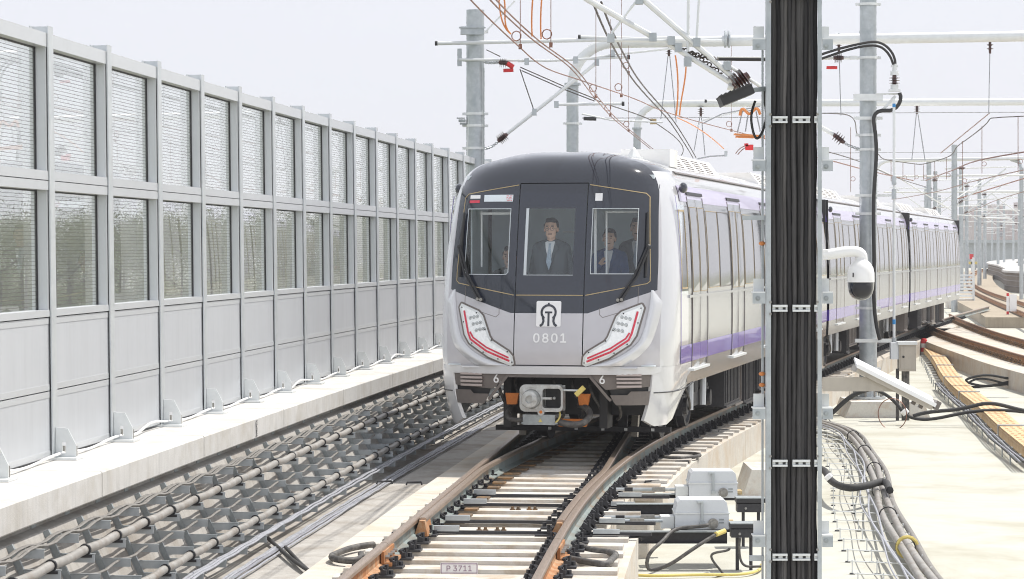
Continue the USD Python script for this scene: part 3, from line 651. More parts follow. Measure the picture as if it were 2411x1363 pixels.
# silver nose shell: centre patch minus mask windows, then the corners
def zrow(a, b, st=.06): return np.linspace(a, b, max(2, int(round((b - a) / st)) + 1))
Zn = np.r_[zrow(1.08, 3.27), 3.33, 3.37, 3.41, 3.46, 3.50, 3.54, 3.57, 3.60, 3.63, 3.66, 3.685, 3.71, 3.728, 3.745, 3.757, 3.766, 3.772, 3.775]
def front_poly(z0, z1, k=XBF):
    zz = Zn[(Zn >= z0 - 1e-6) & (Zn <= z1 + 1e-6)]; return Polygon(np.vstack([np.stack([k * W(zz), zz], 1), np.stack([-k * W(zz), zz], 1)[::-1]]))
# the windscreen openings (x, z)
def fx(u, z): return u * W(z)
WINC = Polygon([(-.335, 2.20), (.285, 2.20), (.285, 3.03), (-.335, 3.03)])
WINR = Polygon([(.50, 2.215), (1.045, 2.215), (1.06, 2.26), (1.06, 3.03), (.50, 3.03)])
WINL = Polygon([(-1.115, 2.235), (-1.07, 2.205), (-.56, 2.205), (-.53, 2.235), (-.53, 3.03), (-1.115, 3.03)])
mx = lambda z: 1.305 - .045 * max(0, z - 2.4)
MASK = Polygon([(-mx(2.02), 2.02), (-.485, 1.735), (.485, 1.735), (mx(2.02), 2.02)] + [(mx(z), z) for z in np.linspace(2.1, 3.33, 12)] + [(-mx(z), z) for z in np.linspace(3.33, 2.1, 12)])
DOOR = Polygon([(-.425, 1.10), (.425, 1.10), (.425, 3.335), (-.425, 3.335)])
gap = DOOR.buffer(.012, join_style=2).difference(DOOR)
# corners + nose sides
def corner(z0, z1, mb, k0=XBF, y1=YE, zz=None, off=0., sides_=(1, -1), hole=False):
    zz = Zn[(Zn >= z0 - 1e-6) & (Zn <= z1 + 1e-6)] if zz is None else zz
    for s in sides_:
        rows = []
        for z in zz:
            w, sz, L = float(W(z)), float(S(z)), float(LZ(z)); a = np.linspace(0, 1, 14) ** .8
            th0 = math.asin(min(1, k0 ** (NEXP / 2))); th = th0 + (math.pi / 2 - th0) * a
            x = w * np.sin(th) ** (2 / NEXP); y = sz + L * (1 - np.maximum(np.cos(th), 0) ** (2 / NEXP))
            P = np.stack([s * (x + off), y - off, 0 * x + z], 1); rows.append(np.vstack([P, [s * (w + off), max(y1, sz + L), z]]))
        n = len(rows[0]); V = np.vstack(rows); F = []
        for i in range(len(rows) - 1):
            for k in range(n - 1):
                a = i * n + k; c4 = V[[a, a + 1, a + n, a + n + 1]]
                if c4[:, 2].mean() > 2.02 and c4[:, 2].mean() < 3.03 and k == n - 2 and hole: continue
                F.append([a, a + 1, a + n + 1, a + n] if s > 0 else [a, a + n, a + n + 1, a + 1])
        mb.add(V, F)
    return mb
lower = front_poly(1.08, 3.33).difference(MASK).difference(DOOR.buffer(.012, join_style=2))
for g_ in getattr(lower, "geoms", [lower]): ob("nose_panel", patch(g_, 0), "silver_face", car, local=True, smooth=30)
for s in (1, -1): ob("nose_corner", corner(1.08, 3.50, MB(), sides_=(s,), hole=True), "silver", car, local=True, smooth=40)
cap = MB(); patch(front_poly(3.33, 3.775).difference(DOOR.buffer(.012)), 0, .05, cap)
ob("dark_visor", cap, "gloss", car, local=True, smooth=40)
for s in (1, -1): ob("visor_corner", corner(3.50, 3.775, MB(), sides_=(s,)), "gloss", car, local=True, smooth=40)
mk = MASK.difference(DOOR.buffer(.012, join_style=2)).difference(unary_union([WINL, WINR]))
for g_ in mk.geoms: ob("black_mask", patch(g_, 0), "gloss", car, local=True, smooth=30)
dr = DOOR.difference(WINC); up = sbox(-1, 1.735, 1, 4)
dd = ob("front_door", patch(dr.difference(up), .002), "silver_face", car, local=True, smooth=30)
ob("door_mask", patch(dr.intersection(up), .002), "gloss", dd, local=True, smooth=30)
ob("door_gap", patch(gap, -.02), "black", car, local=True)
for nm, pl in (("windscreen", WINL), ("windscreen", WINR)):
    ob(nm, patch(pl, .0, .12), "windscreen", car, local=True, smooth=30)
ob("window", patch(WINC, .002, .12), "windscreen", dd, local=True, smooth=30)
for pl, o_ in ((WINL, 0), (WINR, 0)):
    ob("window_edge", patch(pl.difference(pl.buffer(-.009)), .004, .12), "desk", car, local=True)
ob("window_edge", patch(sbox(-.335, 2.20, -.30, 3.03), .004), "desk", car, local=True)
ob("window_edge", patch(sbox(-.30, 2.20, .285, 2.206), .004), "desk", car, local=True)
gm = MB()
for s in (-1, 1):
    rib([(s * .45, 3.322), (s * 1.13, 3.215), (s * 1.175, 3.17), (s * 1.222, 2.25), (s * 1.222, 2.13), (s * 1.19, 2.10), (s * .45, 1.955)], .0, .010, .003, gm)
rib([(-.42, 1.955), (.42, 1.955)], .002, .010, .003, gm); ob("gold_line", gm, "gold", car, local=True)
# access hatch lines under the mask
hm = MB()
for s in (-1, 1): rib([(s * .63, 1.80), (s * .63, 1.72), (s * .67, 1.685), (s * 1.05, 1.80), (s * 1.09, 1.84), (s * 1.09, 2.06)], 0, .007, .001, hm)
ob("hatch_line", hm, "bumper", car, local=True)
# headlights
HL = Polygon([(.44, 1.115), (.475, 1.095), (.80, 1.205), (1.09, 1.37), (1.165, 1.47), (1.262, 1.80), (1.24, 1.835), (.975, 1.745), (.91, 1.69), (.80, 1.44), (.755, 1.385), (.51, 1.255), (.455, 1.20)]).buffer(.012); HL = affinity.scale(HL, .865, 1, origin=(.44, 0)); hx = lambda x: .44 + (x - .44) * .865; HL = HL.buffer(-.0)
for s in (-1, 1):
    h = HL if s > 0 else mir(HL)
    t = ob("headlight", patch(h.buffer(.022), .004), "bumper", car, local=True)
    ob("bezel", patch(h, .010), "galv_white", t, local=True)
    ob("lens", patch(h.buffer(-.026), .014, .05), "lens", t, local=True, smooth=30)
    rm = MB(); rib([(s * hx(a_), b_) for a_, b_ in ((.50, 1.185), (.83, 1.31), (1.04, 1.43), (1.09, 1.50))], .017, .021, .002, rm); rib([(s * hx(a_), b_) for a_, b_ in ((.49, 1.145), (.83, 1.265), (1.08, 1.41), (1.12, 1.49), (1.195, 1.76))], .017, .025, .003, rm)
    ob("tail_strip", rm, "led_red", t, local=True)
    lm = MB(); rr_ = np.random.default_rng(3)
    for k in range(9):
        cx, cz = s * hx(.98 + .055 * (k % 3) - .05 * (k // 3)), 1.69 - .075 * (k // 3) - .01 * (k % 3); cy = float(yf(cx, cz)) - .018
        lm.torus((cx, cy, cz), (0, 1, 0), .019, .003, 10, 4).ball((cx, cy, cz), .008, 1)
    ob("lamp_ring", lm, "galv_dull", t, local=True)
    bm = MB()
    for px_, pz_ in ((.455, 1.13), (.66, 1.17), (.88, 1.25), (1.06, 1.36), (1.20, 1.62), (1.235, 1.80), (1.0, 1.735), (.86, 1.53), (.76, 1.40), (.52, 1.26)):
        px_ = hx(px_); y_ = float(yf(px_, pz_)); bm.cyl((s * px_, y_ - .02, pz_), (s * px_, y_ - .008, pz_), .009, 6)
    ob("lens_screw", bm, "black", t, local=True)
# bright raised lip that sweeps round each lamp to the foot of the door
for s in (-1, 1):
    pth = pol([(1.235, 0, 2.02), (1.222, 0, 1.86), (1.175, 0, 1.60), (1.12, 0, 1.43), (1.00, 0, 1.30), (.78, 0, 1.175), (.50, 0, 1.095)], 40)[:, [0, 2]]
    tg = np.gradient(pth, axis=0); tg /= np.linalg.norm(tg, axis=1, keepdims=True); nr = np.stack([-tg[:, 1], tg[:, 0]], 1); nr *= np.where((nr @ np.array([1, -1]))[:, None] < 0, -1, 1)
    R = []
    for i_, (p_, n_) in enumerate(zip(pth, nr)):
        k_ = min(1, (40 - i_) / 8., (i_ + 1) / 5.); R.append([(p_ + n_ * d_, o_) for d_, o_ in ((.0, .002), (.022 * k_, .030 * k_), (.05 * k_, .048 * k_), (.085 * k_, .05 * k_), (.14 * k_, .002))])
    V = np.array([[(s * q_[0], float(yf(min(q_[0], float(W(q_[1])) * .995), max(q_[1], 1.08))) - o_, max(q_[1], 1.083)) for q_, o_ in r_] for r_ in R]).reshape(-1, 3)
    F = [[a, a + 1, a + 6, a + 5] if s > 0 else [a, a + 5, a + 6, a + 1] for i_ in range(39) for a in range(i_ * 5, i_ * 5 + 4)]
    ob("lamp_surround", MB().add(V, [f[::-1] for f in F]), "silver", car, local=True, smooth=True)
# emblem plate, numbers
ob("emblem_plate", patch(sbox(-.155 + .02, 1.57 + .02, .155 - .02, 1.885 - .02).buffer(.02), .008), "white", car, local=True)
arc = [(-.105, 1.578), (-.075, 1.60), (-.062, 1.64), (-.07, 1.685)] + [(-.088 * math.sin(a), 1.745 - .088 * math.cos(a)) for a in np.linspace(.75, math.pi, 12)]
om = LineString(arc + [(-x, z) for x, z in arc[::-1]]).buffer(.014, cap_style=2)
em = unary_union([om, sbox(-.013, 1.578, .013, 1.75), sbox(-.045, 1.735, .045, 1.757), sbox(-.011, 1.82, .011, 1.862)])
ob("emblem", patch(em, .011, .04), "gloss", car, local=True)
def lay(txt, h, cx, cz, off, bold=False, gapx=0.):
    """Lettering laid on the nose at (cx, cz)."""
    mb = MB(); x = 0; parts = []
    for ch in txt:
        m = meshkit.text_mesh(ch, h, .003, bold); v = m.vertices.copy(); v[:, 0] += x - v[:, 0].min(); x = v[:, 0].max() + gapx; parts.append((v, m.faces))
    for v, f in parts:
        X, Z = v[:, 0] - (x - gapx) / 2 + cx, v[:, 1] - h / 2 + cz; mb.add(np.stack([X, yf(X, Z) - off - v[:, 2], Z], 1), f)
    return mb
ob("number", lay("0801", .108, .02, 1.432, .004, True, .032), "white", car, local=True)
# displays behind the glass of the mask
ob("destination_display", patch(sbox(-.90, 3.115, -.515, 3.20), .003), "cab_grey", car, local=True)
lm = MB()
for k in range(7):
    for j in range(4): patch(sbox(-.60 + .011 * k + .0, 3.125 + .019 * j, -.592 + .011 * k, 3.134 + .019 * j) if (k * 3 + j * 5) % 4 else sbox(-.60 + .011 * k, 3.125 + .019 * j, -.598 + .011 * k, 3.127 + .019 * j), .006, .1, lm)
ob("display_dot", lm, "led_red", car, local=True)
ob("marker_lamp", patch(sbox(-1.10, 3.155, -.955, 3.20), .003), "white", car, local=True); ob("marker_lamp", patch(sbox(-1.105, 3.10, -.96, 3.135), .003), "led_red", car, local=True)
ob("sensor_plate", patch(sbox(.525, 3.12, .615, 3.215), .003), "white", car, local=True)
# wipers
for s in (-1, 1):
    t = MB()
    def npt(x, z, d): return np.array([s * x, float(yf(x, z)) - d, z])
    a = [npt(.86, 1.90, .05), npt(1.05, 2.2, .06), npt(1.19, 2.56, .06)]; b = [npt(.90, 1.905, .06), npt(1.09, 2.2, .07), npt(1.205, 2.54, .07)]
    t.tube(a, .016, 6).tube(b, .014, 6).ball(npt(.86, 1.90, .04), .028, 1).ball(npt(.905, 1.905, .04), .028, 1).ball(npt(1.195, 2.55, .05), .035, 1)
    w = ob("wiper", t, "black", car, local=True); ob("blade", MB().tube([npt(1.175, 2.18, .03), npt(1.18, 2.6, .03), npt(1.165, 2.98, .03)], [.016, .024, .014], 6), "rubber", w, local=True)
    ob("pivot", MB().cyl(npt(.86, 1.90, .075), npt(.86, 1.90, .0), .02, 10).cyl(npt(.905, 1.905, .075), npt(.905, 1.905, .0), .02, 10), "bolt", w, local=True)
# bumper band and skirts
ob("bumper_band", patch(Polygon([(-1.36, 1.075), (-1.36, 1.02), (-1.27, .985), (1.27, .985), (1.36, 1.02), (1.36, 1.075)]), .02), "silver", car, local=True, smooth=30)
ob("bumper_top", patch(sbox(-1.36, 1.074, 1.36, 1.082), .02).mm(-1.1, 1.1, .05, .35, 1.06, 1.075), "silver", car, local=True)
zb = lambda y: np.interp(y, [-.1, .35, .7, 1.1, 1.7, 2.3], [.66, .34, .345, .40, .60, .80])
def skirt(mb, s, off=.012, y1=2.35):
    if s:
        xs_ = np.r_[np.linspace(1.25, 1.36, 5), ]; pl = [(x, float(yf(x, .9))) for x in xs_]; w = float(W(.9))
        q = np.linspace(1.36 / w, .99999, 10); pl += [(w * a, float(yf(w * a, .9))) for a in q[1:]]; pl += [(w, y) for y in np.linspace(pl[-1][1] + .1, y1, 7)]
        rows = []
        for x, y in pl:
            z0 = float(zb(y)); rows.append([(s * (x - .12 * (1 - j / 9) ** 2.2 + off), y + .06 * (1 - j / 9) ** 2 - off, z0 + (1.078 - z0) * j / 9) for j in range(10)])
        V = np.array(rows).reshape(-1, 3); F = []
        for i in range(len(rows) - 1):
            for j in range(9):
                a = i * 10 + j; F.append([a, a + 10, a + 11, a + 1] if s > 0 else [a, a + 1, a + 11, a + 10])
        mb.add(V, F); E = V.copy(); E[:, 0] -= s * .04; E[:, 1] += .02; mb.add(E, [f[::-1] for f in F])
        rim = np.array([r[0] for r in rows]); R2 = rim - np.array([s * .04, -.02, 0]); k = len(rim); mb.add(np.vstack([rim, R2]), [[i, i + k, i + k + 1, i + 1] for i in range(k - 1)])
        fr = np.array(rows[0]); F2 = fr - np.array([s * .04, -.02, 0]); mb.add(np.vstack([fr, F2]), [[i, i + 1, i + 11, i + 10] for i in range(9)])
    return mb
for s in (1, -1): ob("skirt", skirt(MB(), s), "silver", car, local=True, smooth=40)
for s in (1, -1):
    sg = MB(); w = float(W(.75)); sg.tube([(s * (1.27), float(yf(1.27, .75)) - .016, .76)] + [(s * (w * a + .014), float(yf(w * a, .75)) - .012, .76 + .0 * a) for a in np.linspace(.9, .9999, 6)] + [(s * (w + .014), 1.5, .77), (s * (w + .014), 2.2, .80)], .007, 5)
    ob("skirt_joint", sg, "black", car, local=True)
# grille panels with the white 6
gp = Polygon([(.52, .995), (1.20, .995), (1.235, .96), (1.235, .845), (.80, .845), (.66, .86)])
lo = Polygon([(.80, .845), (1.235, .78), (1.235, .66), (.82, .66), (.79, .69)])
for s in (-1, 1):
    A_ = lambda p: p if s > 0 else mir(p)
    t = ob("grille_panel", patch(A_(Polygon([(.50, .992), (1.24, .992), (1.285, .955), (1.285, .84), (.735, .80), (.705, .80)])), -.015), "bumper", car, local=True)
    ob("recess", patch(A_(Polygon([(.74, .815), (1.285, .845), (1.285, .70), (.78, .70)])), -.05), "black", t, local=True)
    ob("lower_bar", patch(A_(Polygon([(.76, .735), (.965, .735), (1.01, .78), (1.285, .78), (1.285, .61), (.83, .61), (.80, .65)])), -.005), "bumper", t, local=True)
    sl_ = MB()
    for k in range(4):
        z = .982 - .047 * k; x0, x1 = .84, 1.12
        for a in np.linspace(x0, x1, 5)[:-1]:
            b = a + .08; p, q = np.array([s * a, float(yf(a, z)) + .005, z]), np.array([s * b, float(yf(b, z)) + .005, z]); sl_.bar(p, q, .05, .026)
    ob("grille_slat", sl_, "grille", t, local=True)
    ob("number", lay("6", .098, s * .665, .925, -.012, True), "white", t, local=True)
    fr = MB()
    rib([(s * .47, .99), (s * .50, .985), (s * .735, .70), (s * .77, .665)], -.0, .034, .005, fr)
    ob("bay_frame", fr, "bumper", t, local=True)
ob("bay_header", MB().mm(-.50, .50, .03, .10, .945, .995), "bumper", car, local=True)
ob("coupler_bay", MB().mm(-.66, 1.25, .75, .78, .45, 1.05).mm(-.62, .62, .12, .78, 1.0, 1.05).mm(-.66, -.56, .45, .8, .3, 1.0).mm(.56, .66, .45, .8, .3, 1.0), "black", car, local=True)
# coupler
cy, cz, cx = -.16, .70, -.05
face = sbox(cx - .27 + .07, cz - .165 + .07, cx + .27 - .07, cz + .165 - .07).buffer(.07).difference(Point(cx - .125, cz - .01).buffer(.118)).difference(sbox(cx + .055, cz - .08, cx + .205, cz + .08).buffer(.04))
c = ob("coupler", MB().poly(face, (0, cy, 0), (1, 0, 0), (0, 0, 1), (0, .16, 0)).mm(cx - .26, cx + .26, cy + .17, cy + .21, cz - .155, cz + .155).cyl((cx, cy + .18, cz), (cx, .75, cz), .10, 12), "couple", car, local=True)
ob("cone", MB().tube_prof((cx - .125, cy + .03, cz - .01), (0, -1, 0), [(.115, -.03), (.112, .10), (.10, .135), (.05, .14), (.05, .11), (0, .11)], 18).obox((cx - .06, cy - .10, cz), (.03, 0, 0), (0, .03, 0), (0, 0, .022)), "couple", c, local=True, smooth=35)
ob("cup", MB().mm(cx + .025, cx + .25, cy + .155, cy + .165, cz - .12, cz + .12), "black", c, local=True); ob("hook", MB().obox((cx + .06, cy + .03, cz - .0), (.07, 0, 0), (0, .02, 0), (0, 0, .014)).ball((cx + .15, cy + .06, cz), .02, 1), "couple", c, local=True)
ob("pin", MB().cyl((cx, cy - .02, cz - .17), (cx, cy + .06, cz - .17), .042, 12), "couple", c, local=True); ob("pin_hole", MB().cyl((cx, cy - .025, cz - .165), (cx, cy, cz - .165), .02, 10), "orange_p", c, local=True)
eb = ob("electric_coupler", MB().mm(cx - .23, cx + .17, cy + .0, cy + .25, .375, .50).mm(cx - .25, cx + .20, cy + .01, cy + .03, .385, .405), "galv_dull", c, local=True)
ob("warning_label", MB().poly(Polygon([(-.025, 0), (.025, 0), (0, .042)]), (cx - .01, cy - .003, .41), (1, 0, 0), (0, 0, 1), (0, .003, 0)), "yellow", c, local=True)
ob("handle", MB().tube(spline([(cx + .25, cy + .06, .80), (cx + .36, cy + .05, .80), (cx + .46, cy + .03, .80)], 6), .012, 6), "galv_white", c, local=True); ob("grip", MB().bar((cx + .43, cy + .02, .745), (cx + .53, cy + .01, .84), .05, .055), "yellow", c, local=True)
ob("air_hose", MB().tube(spline([(cx + .18, cy + .08, .42), (cx + .36, cy + .05, .385), (cx + .50, cy + .1, .40), (cx + .56, cy + .2, .47), (cx + .50, cy + .35, .56), (cx + .38, cy + .45, .60)], 26), .042, 9), "hose", car, local=True, smooth=True)
ob("air_hose", MB().tube(spline([(cx - .23, cy + .1, .43), (cx - .38, cy + .1, .43), (cx - .48, cy + .25, .47), (cx - .45, cy + .5, .6)], 16), .03, 8), "hose", car, local=True, smooth=True)
for x0, x1, z0, z1, y_ in ((-.56, -.44, .60, .74, .2), (.35, .46, .60, .74, .2), (.10, .44, .335, .43, .18)):
    ob("orange_plate", MB().poly(Polygon([(x0, z0), (x1, z0 + .0), (x1 + .03, z1), (x0 - .02, z1)]), (0, y_, 0), (1, 0, 0), (0, 0, 1), (0, .06, 0)), "orange_p", car, local=True)
ob("cable_loop", MB().tube(spline([(cx + .2, cy + .1, .55), (cx + .22, cy + .05, .47), (cx + .17, cy + .02, .40)], 10), .012, 6), "yellow", car, local=True)
for k in range(7):
    xx = -.75 + .24 * k; ob("bay_cable", MB().tube(spline([(xx, .6, .95), (xx + .06, .4, .75 - .04 * (k % 3)), (xx + .12, .55, .5), (xx + .05, .7, .4)], 14), .02, 6), "hose", car, local=True)
# obstacle bar under the nose
ob("obstacle_bar", MB().mm(-1.05, 1.25, 1.72, 1.79, .17, .235), "iron", car, local=True)
for xx in (-.88, .62, .92): ob("bar_bracket", MB().bar((xx, 1.76, .23), (xx, 1.9, .75), .12, .07), "iron", car, local=True)
for xx in (-.35, .0, .35, .65, 1.0): ob("bar_bolt", MB().mm(xx, xx + .04, 1.70, 1.725, .185, .22), "galv_white", car, local=True)
for s in (-1, 1): ob("rail_guard", MB().bar((s * .74, 1.95, .09), (s * .76, 2.1, .8), .09, .06), "stainless", car, local=True)
# cab interior
ci = MB(); ci.mm(-1.28, 1.28, 2.5, 2.54, 1.1, 3.45).mm(-1.3, 1.3, .15, 2.5, 1.085, 1.1).mm(-1.2, 1.2, .75, 2.5, 3.40, 3.45); ob("cab_lining", ci, "cab_grey", car, local=True)
for s in (-1, 1): ob("cab_side", MB().mm(s * 1.37, s * 1.39, 1.0, 2.5, 1.1, 2.0).mm(s * 1.33, s * 1.35, 1.58, 2.5, 2.0, 3.4), "cab_grey", car, local=True)
ob("driver_desk", MB().poly(Polygon([(.30, 1.1), (.95, 1.1), (1.0, 1.9), (.88, 2.16), (.42, 2.19), (.34, 2.0)]), (-1.15, 0, 0), (0, 1, 0), (0, 0, 1), (.62, 0, 0)).poly(Polygon([(.30, 1.1), (.95, 1.1), (1.0, 1.9), (.88, 2.16), (.42, 2.19), (.34, 2.0)]), (.52, 0, 0), (0, 1, 0), (0, 0, 1), (.62, 0, 0)), "desk", car, local=True)
ob("cab_frame", MB().mm(-.45, -.42, .62, .65, 2.1, 3.1).mm(.46, .49, .62, .65, 2.1, 3.1).mm(.60, .62, .66, .68, 2.2, 3.0).mm(-1.0, -.98, .66, .68, 2.3, 3.0).mm(-1.0, -.55, .64, .66, 2.955, 2.985).mm(.58, 1.0, .70, .72, 2.975, 2.995), "white", car, local=True)
ob("grab_rail", MB().tube([(-.30, 2.42, 2.75), (-.1, 2.42, 2.75), (-.05, 2.42, 2.72)], .012, 6), "white", car, local=True)
# side, roof
YD = [1.94 + 3.87 * k for k in range(5)]
car_side(car, YE, CL - .25, YD, YE)
for s in (1, -1):   # first bit of the window band and stripes on the nose flank, cab door
    ob("flank_band", side(MB(), s, .98 + .0, YE, 1.955, 3.085, .006, .0, 10), "windscreen", car, local=True, smooth=True)
    w = ob("cab_window", rframe(1.05, 1.52, 2.02, 3.02, .022, MB(), s, .011), "gold", car, local=True)
    ob("flank_stripe", side(MB(), s, 1.30, YE, 3.13, 3.335, .008, .003, 6), "lilac", car, local=True, smooth=True)
    ob("flank_stripe", side(MB(), s, .99, YE + .1, 1.085, 1.305, .007, .003, 5), "purple", car, local=True, smooth=True); ob("flank_line", side(MB(), s, .965, .985, 1.09, 3.2, .009, .003, 14), "purple", car, local=True, smooth=True)
    ob("camera_pod", MB().ball((s * 1.46, 1.42, 3.30), .07, 2, (.8, 1.3, 1)), "gloss", car, local=True)
for k in range(2): aircon(car, 3.1 + 9.2 * k, 7.4 + 9.2 * k)
ob("roof_horn", MB().mm(.62, .82, 1.9, 2.15, 3.66, 3.72).tube_prof((.72, 2.02, 3.72), (0, 0, 1), [(.09, 0), (.03, .10), (.0, .13)], 10), "galv_white", car, local=True)
ob("roof_hatch", MB().mm(.5, 1.15, 2.3, 2.95, 3.6, 3.83), "roof_white", car, local=True)
bogie(car, 4.1); bogie(car, 16.3); underframe(car, 6.0, 14.2, 4); underframe(car, 18.2, 19.9, 5)
ob("end_wall", MB().mm(-1.47, 1.47, CL - .3, CL - .26, .82, 3.5), "black", car, local=True)
ob("gangway", MB().mm(-1.30, 1.30, CL - .25, CL + .22, .95, 3.45), "rubber", car, local=True)

# ---- cars behind, along the curve; the joints stand where the photograph shows the dark gaps
def side_pt(px, Y): p = at(px, 700, Y); return p[:2]
E1 = np.array(NOSE[:2]) + CL * np.array([math.sin(TH), math.cos(TH)])
def next_car(e, th, label, seed, dtail=False):
    t = thing("metro_car", label, "metro car", (e[0], e[1], 0), -th); L = 19.3
    car_side(t, .22, L - .22, [1.55 + 3.87 * k for k in range(5)], .3)
    for k in range(2): aircon(t, 1.6 + 9.6 * k, 6.2 + 9.6 * k)
    ob("end_wall", MB().mm(-1.47, 1.47, .23, .27, .82, 3.5).mm(-1.47, 1.47, L - .27, L - .23, .82, 3.5), "black", t, local=True)
    ob("gangway", MB().mm(-1.30, 1.30, L - .22, L + .2, .95, 3.45), "rubber", t, local=True)
    for s in (1, -1): ob("end_stripe", side(side(MB(), s, .16, .235, 3.06, 3.34, .012, .1, 4), s, .16, .235, 1.085, 1.305, .012, .1, 4), "purple", t, local=True)
    ob("camera_pod", MB().ball((1.46, .75, 3.32), .06, 2, (.8, 1.3, 1)), "gloss", t, local=True)
    bogie(t, 3.1); bogie(t, L - 3.1); underframe(t, 5.0, L - 5.0, seed); underframe(t, .4, 1.4, seed + 1)
    return e + L * np.array([math.sin(th), math.cos(th)])
e2 = next_car(E1, math.atan(.243), "silver metro car with purple stripe, second of the train, partly behind the cable pole", 11)
e3 = next_car(e2, math.atan(.250), "silver metro car with purple stripe, third and last in sight", 23)
# ------------------------------------------------------------------ people in the cab
def blob(bones, res=.03, smooth_it=6):
    parts = []
    for p, r0, q, r1 in bones:
        a = m3.Manifold.sphere(r0, 16).translate(tuple(map(float, p))); b = m3.Manifold.sphere(r1, 16).translate(tuple(map(float, q))); parts.append(m3.Manifold.batch_hull([a, b]))
    m = m3.Manifold.batch_boolean(parts, m3.OpType.Add).refine_to_length(res); k = m.to_mesh()
    t = trimesh.Trimesh(k.vert_properties[:, :3], k.tri_verts, process=True); trimesh.smoothing.filter_taubin(t, iterations=smooth_it); return t
def hand_bones(w, d, n, curl=.5, sgn=1):
    """Palm and five fingers from the wrist w along d, palm normal n."""
    d, n = unit(d), unit(n); u = np.cross(d, n) * sgn; B = []; palm = w + d * .075
    for k in range(4):
        o = (k - 1.5) * .019; base = w + d * .085 + u * o; B.append((w + d * .01 + u * o * .6, .014, base, .011)); L = (.040, .046, .043, .033)[k]; p = base; dd = d
        for j in range(3):
            dd = unit(dd + n * curl * (.5 + .3 * j)); q = p + dd * L * (1, .72, .55)[j]; B.append((p, .0095 - .001 * j, q, .0088 - .001 * j)); p = q
    p = w + d * .03 + u * -.03; dd = unit(d * .6 - u * .8 + n * .2)
    for L in (.038, .030, .022):
        q = p + dd * L; B.append((p, .0115, q, .0095)); p = q; dd = unit(dd + d * .25 + n * curl * .4)
    return B
def person(label, loc, rz, H=1.76, pose="stand", glasses=False, tie=True, suit="suit", hair="short", arm_l=None, arm_r=None, seat=0., group=None):
    """Faces -y in its own frame, feet (or the seat's floor) at loc."""
    t = thing("person", label, "person", loc, rz); k = H / 1.76; V = lambda x, y, z: np.array([x, y, z]) * k
    hip, sh, hd = (.92, 1.44, 1.64) if pose == "stand" else (.52, 1.04, 1.24)
    lean = np.array([0, -.06 if pose != "stand" else 0, 0])
    legs, torso, arms, hands = [], [], [], []
    for s in (-1, 1):
        if pose == "stand": legs += [(V(s * .09, 0, hip), .095 * k, V(s * .10, -.01, .48), .062 * k), (V(s * .10, -.01, .48), .06 * k, V(s * .11, .02, .09), .043 * k), (V(s * .11, .03, .05), .045 * k, V(s * .13, -.15, .035), .035 * k)]
        else: legs += [(V(s * .09, 0, hip), .095 * k, V(s * .12, -.42, hip + .0), .065 * k), (V(s * .12, -.42, hip), .06 * k, V(s * .12, -.40, .09), .043 * k), (V(s * .12, -.39, .05), .045 * k, V(s * .13, -.56, .035), .035 * k)]
    torso += [(V(-.09, 0, hip), .11 * k, V(.09, 0, hip), .11 * k), (V(-.07, 0, hip), .12 * k, V(-.08, 0, sh - .13), .125 * k), (V(.07, 0, hip), .12 * k, V(.08, 0, sh - .13), .125 * k), (V(-.09, 0, sh - .13), .12 * k, V(-.155, .01, sh - .02), .065 * k), (V(.09, 0, sh - .13), .12 * k, V(.155, .01, sh - .02), .065 * k), (V(-.155, .01, sh - .02), .062 * k, V(0, .02, sh + .04), .06 * k), (V(.155, .01, sh - .02), .062 * k, V(0, .02, sh + .04), .06 * k)]
    for s, arm in ((-1, arm_r), (1, arm_l)):
        el, wr, n, c = arm or ((s * .23, .03, sh - .30), (s * .23, -.04, sh - .56), (-s, 0, 0), .22)
        el, wr = V(*el), V(*wr); arms += [(V(s * .175, .01, sh - .03), .058 * k, el, .044 * k), (el, .043 * k, wr, .032 * k)]
        hands += [(wr, .026 * k, wr + unit(wr - el) * .01, .024 * k)] + hand_bones(wr, wr - el, np.array(n, float), c, s)
    c = V(0, -.01, hd)
    head = [(V(0, .02, sh), .056 * k, V(0, .0, hd - .09), .052 * k), (c + V(0, .015, .03), .088 * k, c + V(0, .01, .035), .088 * k), (c + V(0, -.015, .02), .076 * k, c + V(0, -.03, -.075), .046 * k), (c + V(-.03, -.02, -.06), .038 * k, c + V(.03, -.02, -.06), .038 * k), (c + V(0, -.05, -.098), .022 * k, c + V(0, -.05, -.085), .022 * k)]
    body = blob([(p, r * .93, q, r1 * .93) for p, r, q, r1 in legs + torso] + [(p, r * .8, q, r1 * .8) for p, r, q, r1 in arms] + head + hands, .022, 5)
    face = blob([(c + V(0, -.082, .028), .010 * k, c + V(0, -.107, -.018), .013 * k), (c + V(-.014, -.09, -.02), .009 * k, c + V(.014, -.09, -.02), .009 * k), (c + V(-.045, -.072, .042), .011 * k, c + V(-.012, -.083, .04), .010 * k), (c + V(.045, -.072, .042), .011 * k, c + V(.012, -.083, .04), .010 * k)] , .008, 2)
    ear = MB()
    for s in (-1, 1): ear.ball(c + V(s * .083, .005, .0), .03 * k, 2, (.35, .6, 1))
    m = MB().tm(body).tm(face); V1, F1 = ear.arr(); m.add(V1, F1); ob("body", m, "skin", t, local=True, smooth=True)
    lip = blob([(c + V(-.022, -.083, -.056), .006 * k, c + V(.022, -.083, -.056), .006 * k)], .006, 1); ob("mouth", MB().tm(lip), "ceramic", t, local=True, smooth=True)
    ey = MB(); br = MB()
    for s in (-1, 1): ey.ball(c + V(s * .031, -.077, .016), .011 * k, 1, (1.4, .6, .6)); br.bar(c + V(s * .018, -.095, .043), c + V(s * .05, -.083, .042), .008, .009)
    ob("eyes", ey, "hair", t, local=True); ob("eyebrows", br, "hair", t, local=True)
